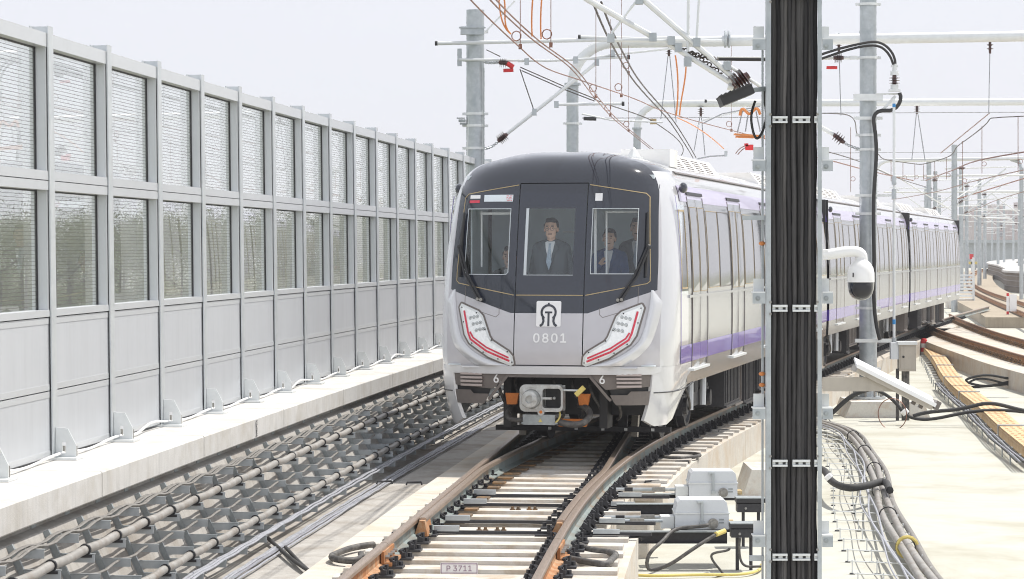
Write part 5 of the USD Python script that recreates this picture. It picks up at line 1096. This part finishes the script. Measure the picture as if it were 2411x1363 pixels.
# floodlight seen edge-on
fl = thing("floodlight", "dark flat floodlight on an arm at the near ladder's upper left", "floodlight", q(1745, 225))
u = unit(q(1768, 208) - q(1694, 238)); v = np.array([-u[2], 0, u[0]]); c = q(1732, 226)
ob("housing", MB().obox(c, u * 40 * U, (0, .13, 0), v * 11 * U), "black", fl); ob("rim", MB().obox(c + v * 11 * U, u * 41 * U, (0, .135, 0), v * 1.6 * U), "rubber", fl)
fn = MB()
for k in range(7): fn.obox(c + v * 13 * U + u * (k - 3) * 11 * U, u * 1.2 * U, (0, .11, 0), v * 2.5 * U)
ob("fin", fn, "black", fl); ob("arm", MB().bar(q(1756, 214, -.1), q(1800, 209, -.02), .02, 11 * U), "galv_dull", fl)
# dome camera
cv = thing("dome_camera", "white dome security camera with black globe on an arm from the near ladder", "camera", q(2027, 650))
ob("arm", MB().tube(spline([q(1930, 599), q(1975, 595), q(2010, 592), q(2026, 597), q(2031, 612), q(2031, 625)], 24), [13 * U] * 20 + [12 * U] * 4, 14), "white", cv, smooth=True)
ob("wall_bracket", pbox(pbox(MB(), 1931, 1936, 575, 625, -.05, .05), 1936, 1948, 588, 610, -.03, .03), "white", cv)
c = q(2027, 662); r_ = 31 * U
ob("shell", MB().tube_prof(c, (0, 0, 1), [(r_ * 1.02, -.006), (r_ * 1.03, .0), (r_ * 1.02, .05), (r_ * .93, .085), (r_ * .72, .115), (r_ * .45, .135), (r_ * .40, .15), (0, .15)], 26), "white", cv, smooth=40)
ob("globe", MB().tube_prof(c, (0, 0, 1), [(r_ * 1.0, -.006), (r_ * .98, -.045), (r_ * .86, -.08), (r_ * .62, -.105), (r_ * .3, -.118), (0, -.12)], 26), "gloss", cv, smooth=50)
ob("camera_lens", MB().ball(c + (0, -.05, -.045), .062, 2, (1, .7, 1)), "black", cv, smooth=True)
ob("sensor", pbox(MB(), 2003, 2006, 642, 652, -.09, -.08), "black", cv)
# slanted equipment hood
hd_ = thing("equipment_hood", "long pale slanted hood on a grey bracket, low on the near ladder's right", "hood", q(2090, 900))
A_, B_ = q(2012, 857), q(2196, 950); u = unit(B_ - A_); v = unit(np.cross(u, (0, 1, 0))); v = v if v[2] > 0 else -v; cc = (A_ + B_) / 2; L = np.linalg.norm(B_ - A_)
tip = unit(np.array([0, 1, 0]) + v * -.10)
ob("cover", MB().obox(cc + v * .012, u * L / 2, np.array([0, .14, 0]) + v * .022, v * .007), "white", hd_)
ob("body", MB().obox(cc - v * .022, u * L / 2 * .96, np.array([0, .13, 0]), v * .020), "stainless", hd_); ob("lip", MB().obox(cc - v * .004 - (0, .135, 0), u * L / 2, (0, .006, 0), v * .012), "white", hd_)
ob("end_cap", MB().obox(B_ + u * .012 - v * .0, u * .016, (0, .12, 0), v * .028), "bumper", hd_)
for k in (0, 1): ob("latch", MB().obox(B_ - u * (.06 + .05 * k) - v * .05, u * .012, (0, .02, 0), v * .012), "bumper", hd_)
ob("bracket", pbox(MB(), 1932, 2060, 886, 919, -.10, -.09).poly(Polygon([(q(2060, 0)[0], q(0, 886)[2]), (q(2118, 0)[0], q(0, 921)[2]), (q(2060, 0)[0], q(0, 919)[2])]), (0, YP - .10, 0), (1, 0, 0), (0, 0, 1), (0, .01, 0)), "stainless", hd_)

# ------------------------------------------------------------------ point machines and their gear
def point_machine(label, px0, px1, ybot, Y, seed):
    s = FPX / Y; x0, x1 = (px0 - CX) / s, (px1 - CX) / s; z0 = CAM_Z - (ybot - HY) / s; t = thing("point_machine", label, "point machine", ((x0 + x1) / 2, Y, z0)); h = .155
    ob("case", MB().mm(x0, x1, Y - .01, Y + .42, z0, z0 + h), "box_white", t)
    ob("seam", MB().mm(x0 - .008, x1 + .008, Y - .018, Y + .43, z0 + h, z0 + h + .012), "galv_white", t)
    xm, w = (x0 + x1) / 2, (x1 - x0) / 2
    ob("lid", MB().sweep([(-w, 0), (w, 0), (w - .02, .10), (w - .05, .125), (-w + .05, .125), (-w + .02, .10)], np.array([(xm, Y, z0 + h + .012), (xm, Y + .42, z0 + h + .012)]), np.array([(1., 0, 0)] * 2)), "box_white", t)
    ob("latch", MB().mm(xm - .012, xm + .012, Y - .035, Y - .018, z0 + .07, z0 + .27).mm(xm - .05, xm + .01, Y - .04, Y - .0, z0 + .265, z0 + .285).mm(xm - .025, xm + .025, Y - .04, Y - .02, z0 + .05, z0 + .08), "galv", t)
    ob("socket", MB().cyl((xm + .11, Y - .01, z0 + .06), (xm + .11, Y - .045, z0 + .06), .052, 16).cyl((xm + .11, Y - .045, z0 + .06), (xm + .11, Y - .065, z0 + .06), .03, 8), "bolt", t)
    for k in range(2): ob("name_plate", MB().mm(x1 - .10, x1 - .05, Y - .013, Y - .009, z0 + .09 - .03 * k, z0 + .105 - .03 * k), "galv_dull", t)
    ob("foot", MB().mm(x0 - .03, x1 + .03, Y + .02, Y + .40, z0 - .03, z0 - .002), "iron", t)
    for k in range(2): ob("gland", MB().cyl((x1, Y + .1 + .12 * k, z0 + .05), (x1 + .06, Y + .1 + .12 * k, z0 + .05), .025, 8), "gold", t)
    ob("side_block", MB().mm(x0 - .14, x0 - .005, Y + .06, Y + .3, z0 - .0, z0 + .12), "galv_white", t)
    return t
point_machine("grey point machine box with a round socket, the nearer of two right of the track", 1590, 1716, 1246, 25.5, 1)
point_machine("grey point machine box half hidden behind the other, the farther of two", 1622, 1736, 1172, 28.0, 2)
def bx(name, label, cat, x0, x1, y0, y1, Y, d, m, t=None):
    a, b = at(x0, y1, Y), at(x1, y0, Y); mb = MB().mm(a[0], b[0], Y, Y + d, a[2], b[2])
    return ob(name, mb, m, t) if t else single(name, mb, m, label, cat)
for lab, x0, x1, yt, Y in (("dark steel channel beam carrying the nearer point machine", 1400, 1712, 1251, 25.3), ("dark steel channel beam behind the nearer point machine", 1452, 1592, 1186, 26.4), ("dark steel channel beam carrying the farther point machine", 1470, 1640, 1163, 28.2)):
    t = thing("support_beam", lab, "beam", at((x0 + x1) / 2, yt + 14, Y)); h = 27 if Y < 26 else (24 if Y < 27 else 8)
    bx("web", "", "", x0, x1, yt + 2, yt + h, Y + .02, .012, "iron", t); bx("flange", "", "", x0, x1, yt, yt + 2.4, Y - .04, .10, "galv_dull", t); bx("flange", "", "", x0, x1, yt + h, yt + h + 2, Y - .04, .10, "iron", t)
for lab, x0, x1, y, Y in (("bluish steel drive rod reaching the nearer point machine", 1400, 1560, 1226, 25.45), ("bluish steel detector rod above the near drive rod", 1420, 1590, 1218, 25.8), ("bluish steel drive rod reaching the farther point machine", 1440, 1622, 1152, 28.1)):
    t = thing("drive_rod", lab, "rod", at(x0, y, Y)); ob("bar", MB().cyl(at(x0, y, Y), at(x1, y, Y), .018, 8), "galv", t); ob("joint", MB().box(at((x0 + x1) / 2 + 20, y, Y), (.14, .06, .05)), "bolt", t); ob("joint", MB().box(at(x0 + 40, y, Y), (.09, .05, .04)), "iron", t)
for lab, x0, x1, y0, y1, Y in (("black junction box on legs beside the farther point machine", 1736, 1800, 1172, 1206, 27.2), ("black junction box on legs beside the nearer point machine", 1722, 1782, 1232, 1266, 25.2)):
    t = thing("junction_box", lab, "junction box", at((x0 + x1) / 2, y1, Y)); bx("case", "", "", x0, x1, y0 + 14, y1, Y, .2, "iron", t); bx("lid", "", "", x0 - 2, x1 + 2, y0 + 2, y0 + 12, Y - .01, .22, "black", t); bx("lid_edge", "", "", x0 - 2, x1 + 2, y0, y0 + 2, Y - .01, .22, "galv_dull", t)
    for x in (x0 + 14, x1 - 14): a = at(x, y1, Y + .08); ob("leg", MB().cyl(a, (a[0], a[1], FLOOR_Z), .018, 7), "iron", t)
    ob("bolt", MB().cyl(at(x0 + 20, y1 - 9, Y), at(x0 + 20, y1 - 9, Y - .015), .014, 6), "bolt", t)
def ground_cable(label, pts, z, w, m="rubber", n=50, name="cable"):
    P = spline([atz(a, b_, c_[0] if c_ else z) for a, b_, *c_ in pts], n); return single(name, MB().tube(P, w / 2 * float(np.mean(P[:, 1])) / FPX, 8), m, label, "cable", smooth=True)
def face_cable(label, pts, Y, w, m="rubber", name="cable"):
    P = spline([at(a, b_, c_[0] if c_ else Y) for a, b_, *c_ in pts], 60); return single(name, MB().tube(P, w / 2 / FPX * Y, 8), m, label, "cable", smooth=True)
face_cable("ribbed black hose looping out from the nearer point machine's socket", [(1668, 1236), (1640, 1240), (1600, 1244), (1555, 1278, 25.0), (1524, 1318, 24.9), (1526, 1338, 24.9), (1560, 1336, 24.9), (1612, 1306, 24.9), (1660, 1274, 25.0), (1694, 1254, 25.1), (1706, 1250, 25.2)], 25.3, 9, "hose")
single("hose_sleeve", MB().cyl(at(1686, 1258, 25.05), at(1706, 1250, 25.15), .026, 8), "yellow", "yellow sleeve on the end of the hose under the nearer point machine", "sleeve")
ground_cable("yellow conduit lying on the cream floor below the point machines", [(1470, 1352), (1560, 1355), (1650, 1353), (1740, 1352), (1782, 1344), (1792, 1330)], FLOOR_Z + .03, 7, "yellow")
face_cable("short ribbed hose with yellow tip standing up from the floor conduit", [(1680, 1352, 24.7), (1686, 1330), (1676, 1306), (1690, 1300), (1718, 1290)], 24.9, 6, "hose")
face_cable("black cable dropping from the nearer junction box to the floor conduit", [(1742, 1266), (1742, 1310), (1752, 1330), (1775, 1334), (1792, 1334)], 25.0, 6, "hose")
for lab, pts in (("ribbed grey hose looped beside the right rail, nearest the camera", [(1338, 1292), (1366, 1284), (1400, 1296), (1432, 1300), (1440, 1318), (1420, 1328), (1380, 1322), (1345, 1316), (1330, 1306)]), ("ribbed dark hose curling out on the right of the rail further on", [(1548, 1058), (1580, 1066), (1632, 1068), (1630, 1076), (1590, 1078), (1560, 1074)]), ("ribbed grey hose stub left of the left rail in front", [(880, 1282), (830, 1290), (795, 1302), (784, 1314), (800, 1318), (850, 1304)])):
    ground_cable(lab, pts, SLAB_Z + .05, 16 if "dark" not in lab else 9, "hose", name="hose")
for lab, pts in (("thick black cable crossing the channel floor left of the track, upper one", [(600, 1240), (632, 1268), (668, 1300), (700, 1326), (728, 1344)]), ("thick black cable crossing the channel floor left of the track, lower one", [(672, 1288), (694, 1312), (716, 1334), (730, 1346)])): ground_cable(lab, pts, -.26, 9)
for x, y in ((905, 1140), (1448, 1206), (1536, 1139), (1606, 1092), (1705, 1018), (1490, 1273), (975, 1142)):
    p = atz(x, y, SLAB_Z); single("lifting_eye", MB().tube([p + (-.09, 0, 0), p + (-.08, .0, .03), p + (.08, .03, .035), p + (.09, .03, 0)], .013, 6), "iron", "small dark steel lifting loop set in the top of the track slab", "lifting loop", "lifting loops in the track slab")
# ------------------------------------------------------------------ right-hand floor: cables on little stands, yellow cable tray, cabinet
BP = [(1890, 984), (1937, 996), (1987, 1013), (2020, 1042), (2046, 1080), (2067, 1130), (2079, 1185), (2104, 1239), (2130, 1285), (2155, 1327), (2190, 1375)]
BPP = spline([atz(a, b_, -.50) for a, b_ in BP], 120); d_ = np.gradient(BPP, axis=0); d_ /= np.linalg.norm(d_, axis=1, keepdims=True); sd = np.stack([d_[:, 1], -d_[:, 0], 0 * d_[:, 0]], 1); sd *= np.where(sd[:, :1] < 0, -1, 1)
cb = thing("cable_run", "thick and thin grey cables curving across the cream floor on small stands", "cables", BPP[60])
for k, (o_, r, m) in enumerate(((.05, .042, "pipe"), (-.05, .040, "pipe"), (.13, .034, "cable_grey"), (-.14, .013, "cable_light"), (-.18, .012, "cable_light"), (-.23, .009, "cable_light"), (-.42, .006, "cable_grey"))):
    w = .012 if k < 3 else .035; P = BPP + sd * (o_ + w * np.sin(np.arange(120) * .17 + k * 2)[:, None]) + np.array([0, 0, -.05 if k > 5 else 0]); ob("cable", MB().tube(P, r, 7), m, cb, smooth=True)
for i in range(8, 118, 16): ob("cable_tie", MB().torus(BPP[i] + sd[i] * .0, d_[i], .10, .008, 14, 5), "black", cb)
c = BPP[104] + sd[104] * .02; ob("cable_tie", MB().torus(c, d_[104], .105, .02, 14, 6), "yellow", cb)
src = None
for i in range(4, 119, 5):
    p = BPP[i] - sd[i] * .22; a_ = math.atan2(-sd[i][1], -sd[i][0]) + math.pi
    if src is None:
        src = thing("cable_stand", "thin pale wire stand under the cables crossing the cream floor", "cable stand", (p[0], p[1], FLOOR_Z), a_, "wire stands in a row under the floor cables")
        m = MB()
        for x in (-.36, -.12, .32): m.cyl((x, 0, 0), (x, 0, .14 if x < .3 else .20), .007, 5)
        m.cyl((-.40, 0, .13), (.36, 0, .10), .007, 5); ob("wire_frame", m, "galv_white", src, local=True)
        for x in (-.36, -.12): ob("foot_clip", MB().box((x, 0, .005), (.05, .05, .012)), "black", src, local=True)
    else: copy(src, (p[0], p[1], FLOOR_Z), a_)
ground_cable("thick black cable leaving the near ladder and resting across the floor cables", [(1890, 1092), (1937, 1106), (1960, 1134), (2005, 1148), (2050, 1141), (2078, 1134), (2090, 1142), (2096, 1154)], -.38, 17)
single("cable_tag", MB().cyl(at(1947, 1119, 31.2), at(1953, 1126, 31.2), .055, 10), "white", "white tag round the black cable right of the near ladder", "tag")
face_cable("black cable curving up to the mast footing from behind the near ladder", [(1890, 1000), (1940, 986), (1964, 968), (1990, 944), (2020, 925), (2050, 916)], 46.5, 11)
face_cable("black cable from the mast footing running right along the floor", [(2050, 916), (2080, 926), (2110, 950), (2136, 978), (2160, 986), (2210, 984), (2270, 972), (2330, 966), (2430, 972)], 46., 8)
face_cable("second black cable running right across the yellow tray to the picture edge", [(2150, 980), (2190, 970), (2250, 964), (2290, 956), (2320, 950), (2360, 954), (2430, 968)], 45.5, 9)
single("cable_tag", MB().cyl(at(2127, 966, 45.9), at(2134, 974, 45.9), .07, 10), "white", "white tag round the black cable right of the mast footing", "tag")
single("cable_ring", MB().torus(at(2101, 975, 45.4), (.7, 1, 0), .28, .009, 28, 5), "copper", "thin brown cable ring hanging below the slanted hood", "cable ring")
face_cable("coil of dark cables lying on the floor at the far right edge", [(2440, 884), (2350, 886), (2290, 888), (2274, 896), (2290, 904), (2350, 905), (2440, 902)], 58., 6)
face_cable("lower strand of the cable coil at the far right edge", [(2440, 890), (2340, 896), (2284, 899), (2280, 902), (2340, 908), (2440, 909)], 58., 5)
# yellow covered cable tray
TL_ = np.array([(2182, 818), (2199, 844), (2232, 891), (2267, 929), (2311, 959), (2367, 1015), (2411, 1047), (2470, 1095)]); TR_ = np.array([(2196, 816), (2223, 838), (2255, 885), (2293, 915), (2326, 941), (2381, 982), (2411, 1009), (2470, 1050)])
zt = FLOOR_Z + .25; Lp, Rp = pol([atz(a, b_, zt) for a, b_ in TL_], 61), pol([atz(a, b_, zt) for a, b_ in TR_], 61)
Cn = (Lp + Rp) / 2; dd = np.gradient(Cn, axis=0); dd /= np.linalg.norm(dd, axis=1, keepdims=True); nn = np.stack([-dd[:, 1], dd[:, 0], 0 * dd[:, 0]], 1); nn *= np.where(nn[:, :1] < 0, -1, 1)
tr_ = thing("cable_tray", "long orange yellow covered cable tray crossing the cream floor on the right", "cable tray", Cn[30])
for a in range(0, 60, 3):
    P = Cn[a:a + 4].copy(); e = unit(P[-1] - P[0]); P[0] += e * .02; P[-1] -= e * .02
    tc_ = ob("tray_cover", MB().sweep([(-.19, -.025), (.19, -.025), (.19, 0), (-.19, 0)], P, nn[a:a + 4]), "tray", tr_); hm = MB()
    for t_ in np.linspace(.12, .88, 5):
        for o_ in (-.12, -.01, .10): c = P[0] * (1 - t_) + P[-1] * t_ + nn[a + 1] * o_ + (0, 0, .001); hm.box(c, (.045, .12, .004), math.atan2(-nn[a + 1][0] * 0 - dd[a + 1][0], dd[a + 1][1]))
    ob("drain_hole", hm, "rail_rust", tc_, kind="stuff")
    for s in (-1, 1): ob("tray_side", MB().sweep([(s * .187, -.16), (s * .20, -.16), (s * .20, -.03), (s * .187, -.03)], P, nn[a:a + 4]), "tray", tr_)
for i in (10, 18, 27, 36, 51): ob("cover_clip", MB().obox(Cn[i] + (0, 0, .012), nn[i] * .215, dd[i] * .05, (0, 0, .010)).obox(Cn[i] - nn[i] * .208 + (0, 0, -.08), nn[i] * .006, dd[i] * .05, (0, 0, .09)), "galv", tr_)
src2 = None
for i in range(6, 60, 2):
    p = Cn[i] - nn[i] * .42; a_ = math.atan2(nn[i][1], nn[i][0])
    if src2 is None:
        src2 = thing("tray_bracket", "short pale bracket standing along the left side of the yellow cable tray", "bracket", (p[0], p[1], FLOOR_Z), a_, "brackets along the yellow cable tray"); ob("post", MB().cyl((0, 0, 0), (0, 0, .16), .012, 5), "galv", src2, local=True); ob("arm", MB().bar((-.04, 0, .15), (.16, 0, .15), .03, .015), "galv_white", src2, local=True)
    else: copy(src2, (p[0], p[1], FLOOR_Z), a_)
for k in range(5): 
    P = Cn[28:] - nn[28:] * (.30 + .035 * k + .012 * np.sin(np.arange(33) * .9 + k))[:, None] + np.array([0, 0, -.10]); single("tray_cable", MB().tube(P, .013, 6), "cable_light" if k % 2 else "rubber", "thin cable snaking along the left flank of the yellow tray", "cable", "thin cables along the yellow tray")
# cabinet, bollard
Yc = 47.2; cbn = thing("control_cabinet", "small stainless control cabinet on legs right of the mast", "cabinet", at(2146, 870, Yc))
bx("body", "", "", 2117, 2157, 812, 874, Yc, .22, "stainless", cbn); bx("door", "", "", 2120, 2154, 817, 869, Yc - .012, .012, "stainless", cbn); bx("roof", "", "", 2114, 2160, 804, 812, Yc - .04, .30, "galv_white", cbn); c = at(2127, 840, Yc - .012); ob("lock", MB().cyl(c, c - (0, .02, 0), .022, 10), "black", cbn); bx("side_case", "", "", 2098, 2116, 806, 846, Yc + .02, .18, "box_white", cbn)
for x in (2113, 2128, 2136): a = at(x, 868, Yc + .1); ob("leg", MB().cyl((a[0], a[1], FLOOR_Z), a, .042 if x > 2120 else .03, 8), "hose", cbn)
b0 = atz(2175, 838, FLOOR_Z); bo = thing("bollard", "short red and white striped bollard behind the control cabinet", "bollard", b0); s_ = b0[1] / FPX
for k, m in enumerate(("white", "red", "white", "red")): ob("band", MB().tube_prof(b0 + (0, 0, k * .125), (0, 0, 1), [(0, 0), (.095, 0), (.095, .125), (0, .125)] if k < 3 else [(0, 0), (.095, 0), (.095, .10), (.07, .14), (0, .15)], 14), m, bo, smooth=35)
single("concrete_footing", MB().poly(Polygon([(0, 0), (.85, 0), (.8, .36), (.12, .36)]), (2.95, 32.6, FLOOR_Z), (1, 0, 0), (0, 0, 1), (0, 1.2, 0)), "plinth", "rough white concrete block on the floor behind the point machines", "footing")
# ------------------------------------------------------------------ far tracks, curved wall, stairs, posts, buildings
def spl(pts):
    p = np.array(sorted(pts)); f = PchipInterpolator(p[:, 0], p[:, 1]); return f
r2a = spl([(44, 11.85), (52, 11.95), (60.2, 12.1), (66, 12.42), (71.6, 12.75), (79, 13.3), (87.7, 14.2)]); r2b = spl([(44, 13.34), (60, 13.6), (70.6, 14.2), (75, 14.5), (85.8, 15.5), (99.9, 17.1)])
Y = np.linspace(44, 88, 30); sl2 = thing("far_track_slab", kind="structure")
for a in range(0, 28, 4): yy = np.linspace(Y[a] + .01, Y[a + 4] - .01 if a < 24 else Y[-1], 6); ob("slab_block", MB().poly(Polygon(np.vstack([np.stack([r2a(yy) - .75, yy], 1), np.stack([r2b(yy) + .7, yy], 1)[::-1]])), (0, 0, SLAB_Z), (1, 0, 0), (0, 1, 0), (0, 0, -.9)), "parapet_far" if False else "slab", sl2)
for f, y1, lab in ((r2a, 87.5, "rusty left rail of the second track at the far right"), (r2b, 99, "rusty right rail of the second track at the far right")):
    t = rail("running_rail", lab, f, 44, y1, "rail_rust", head="rail_brown"); mb = MB()
    for Y_ in np.arange(44.5, y1 - 2, .62): fastening(mb, float(f(Y_)), Y_, float((f(Y_ + .3) - f(Y_ - .3)) / .6))
    ob("far_fastening", mb, "iron_brown", t, kind="stuff")
def polyrail(label, pts):
    P = pol([atz(a, b_, 0.) for a, b_ in pts], 60); t = thing("running_rail", label, "rail", P[0]); A = sides(P); A *= np.where(A[:, :1] < 0, 1, 1); ob("web", MB().sweep(WEBF, P, A), "rail_rust", t); ob("head", MB().sweep(HEAD, P, A), "rail_brown", t); return P
Pa = polyrail("rusty outer rail of the far curving track", [(2440, 722), (2411, 712), (2340, 690), (2300, 672), (2288, 655), (2302, 640), (2335, 631)]); Pb = polyrail("rusty inner rail of the far curving track", [(2440, 748), (2411, 735), (2340, 706), (2292, 683), (2278, 660), (2290, 641), (2322, 631)])
Pc = (Pa + Pb) / 2; Ac = sides(Pc); single("far_curve_bed", MB().sweep([(-2.0, -.9), (2.0, -.9), (2.0, SLAB_Z), (-2.0, SLAB_Z)], Pc, Ac), "parapet_far", None, None, kind="structure")
cwp = pol([(36.9, 178, 0), (36.6, 184, 0), (41, 210, 0), (48, 250, 0), (56.2, 300, 0), (80, 400, 0)], 40); cw = thing("curved_wall", "brown curved parapet wall with white coping beside the far curve", "wall", cwp[0]); Aw = sides(cwp)
ob("wall_face", MB().sweep([(-.15, FLOOR_Z), (.3, FLOOR_Z), (.3, .75), (-.15, .75)], cwp, Aw), "wall_brown", cw); ob("coping", MB().sweep([(-.35, .755), (3., .755), (3., .9), (-.35, .9)], cwp, Aw), "coping", cw)
for z in (-.25, .15, .5): ob("wall_rib", MB().sweep([(-.19, z), (-.152, z), (-.152, z + .06), (-.19, z + .06)], cwp, Aw), "bumper", cw)
Ys = 135.; st = thing("access_stair", "pale metal access stair beyond the end of the train", "stair", at(2268, 722, Ys))
for k in range(8): bx("tread", "", "", 2250, 2294, 646 + 8 * k, 650.5 + 8 * k, Ys - k * .22 + 1.7, .25, "galv_white", st)
bx("stringer", "", "", 2247, 2250, 640, 712, Ys, 1.8, "galv_white", st); bx("handrail_post", "", "", 2290, 2295, 606, 726, Ys - .3, .1, "galv_white", st); bx("base", "", "", 2244, 2292, 704, 726, Ys - .3, 2.4, "plinth", st)
Yq = 106.; ps = thing("marker_post", "red and white post with a white box at the far right", "post", at(2373, 762, Yq))
for k, (y0, y1) in enumerate(((690, 697), (697, 733), (733, 740), (740, 762))): bx("band", "", "", 2370.5, 2375.5, y0, y1, Yq, .09, "red" if k % 2 == 0 else "white", ps)
bx("sign_box", "", "", 2378, 2394, 693, 733, Yq - .02, .15, "white", ps)
Yg = 230.; sg_ = thing("far_signal", "small red topped signal on a yellow base far down the line", "signal", at(2288, 640, Yg)); bx("lamp", "", "", 2284, 2292, 598, 610, Yg, .3, "red", sg_); bx("post", "", "", 2286.5, 2289.5, 610, 640, Yg, .1, "galv_white", sg_); bx("base", "", "", 2274, 2302, 616, 622, Yg, .5, "yellow", sg_)
fm = None
FAR = [(2247, 128, 0), (2187, 150, .2), (2202, 172, 3.1), (2263, 165, 0), (2276, 205, 3.3), (2306, 190, .1), (2319, 232, 3.2), (2350, 262, 0), (2364, 300, 3.1), (2386, 345, 0), (2400, 240, 3.2), (2336, 390, 0), (2296, 330, .1), (2418, 185, 3.1), (2180, 215, 0), (2212, 250, 3.1)]
for px, Y_, a_ in FAR:
    o = ((px - CX) / FPX * Y_, Y_, FLOOR_Z)
    if fm is None:
        fm = thing("far_mast", "slender galvanized line mast with cantilever arms far down the line", "mast", o, a_, "line masts far down the line")
        ob("pole", MB().tube_prof((0, 0, 0), (0, 0, 1), [(.16, 0), (.14, 8.4), (0, 8.41)], 10), "galv", fm, local=True, smooth=40)
        ob("cantilever_arm", MB().cyl((-.5, 0, 7.2), (3.1, 0, 7.3), .04, 6).cyl((0, 0, 5.3), (2.6, 0, 7.2), .045, 6).cyl((.3, 0, 5.6), (3.2, 0, 5.75), .035, 6).cyl((1.2, 0, 5.2), (3.3, 0, 5.1), .03, 6), "galv_white", fm, local=True)
        for a, b in (((.2, 0, 7.22), (.55, 0, 7.23)), ((.2, 0, 5.45), (.48, 0, 5.65))): insulator(fm, np.array(a) + np.array(fm.loc), np.array(b) + np.array(fm.loc), .11, 3)
    else: copy(fm, o, a_)
pb = [("wide", 2105, 2241, 415, 128), ("high", 2241, 2440, 413, 128), ("low", 2080, 2420, 452, 150), ("far", 2306, 2378, 513, 200)]
for lab, x0, x1, y, Y_ in pb: single("cross_arm", MB().cyl(at(x0, y, Y_), at(x1, y - 1, Y_), .055, 8), "galv_white", f"pale horizontal tube between far masts, the {lab} one", "tube")
for x0, y0, x1, y1 in ((2110, 415, 2235, 492), (2240, 475, 2330, 415), (2330, 430, 2400, 405), (2255, 468, 2411, 420), (2060, 395, 2130, 425)): single("stay_wire", MB().cyl(at(x0, y0, 129), at(x1, y1, 131), .03, 6), "galv_white" if x0 != 2255 else "copper", "slanted stay between the far masts above the last car", "stay", "slanted stays between the far masts")
def building(x0, x1, ytop, Y_, lab):
    a, b = (x0 - CX) / FPX * Y_, (x1 - CX) / FPX * Y_; zt_ = CAM_Z + (HY - ytop) / FPX * Y_; t = thing("apartment_block", lab, "building", ((a + b) / 2, Y_, -9)); ob("wall", MB().mm(a, b, Y_, Y_ + 16, -9, zt_), "facade", t); w = MB()
    for z in np.arange(-6, zt_ - 2, 3.0):
        for x in np.arange(a + .8, b - 1.6, 2.6): w.mm(x, x + 1.3, Y_ - .12, Y_ + .1, z, z + 1.5)
    ob("window", w, "facade_glass", t, kind="stuff"); ob("roof_house", MB().mm((a + b) / 2 - 2, (a + b) / 2 + 2, Y_ + 5, Y_ + 10, zt_, zt_ + 2.5), "facade", t)
for x0, x1, yt, Y_, lab in ((2256, 2284, 528, 760, "hazy pinkish apartment block just right of the last car"), (2288, 2314, 506, 720, "hazy pinkish apartment block, second from the train"), (2318, 2340, 518, 800, "hazy pinkish apartment block, low one in the middle"), (2343, 2370, 500, 740, "hazy pinkish apartment block, tall one right of the middle"), (2374, 2396, 510, 790, "hazy pinkish apartment block, second from the right edge"), (2399, 2440, 496, 720, "hazy pinkish apartment block at the right edge")): building(x0, x1, yt, Y_, lab)
a = at(2272, 600, 420); b = at(2430, 572, 420); wl = thing("far_shed", "long low grey shed below the hazy apartment blocks", "building", a); ob("wall", MB().mm(a[0], b[0], 420, 432, -9, b[2]), "galv_dull", wl); ob("roof", MB().mm(a[0] - .5, b[0] + .5, 419, 433, b[2], b[2] + .5), "galv_dull", wl)
# air
hz = MB().mm(-2200, 2200, -120, 3500, -10, 60)
MT["air"] = usdkit.material(stage, "/World/Looks/air", {"v": ("principled_volume", {"color": (.93, .93, .96), "density": .00045, "anisotropy": .3})}, [], volume="v.volume")
single("haze", hz, "air", None, None, kind="stuff")
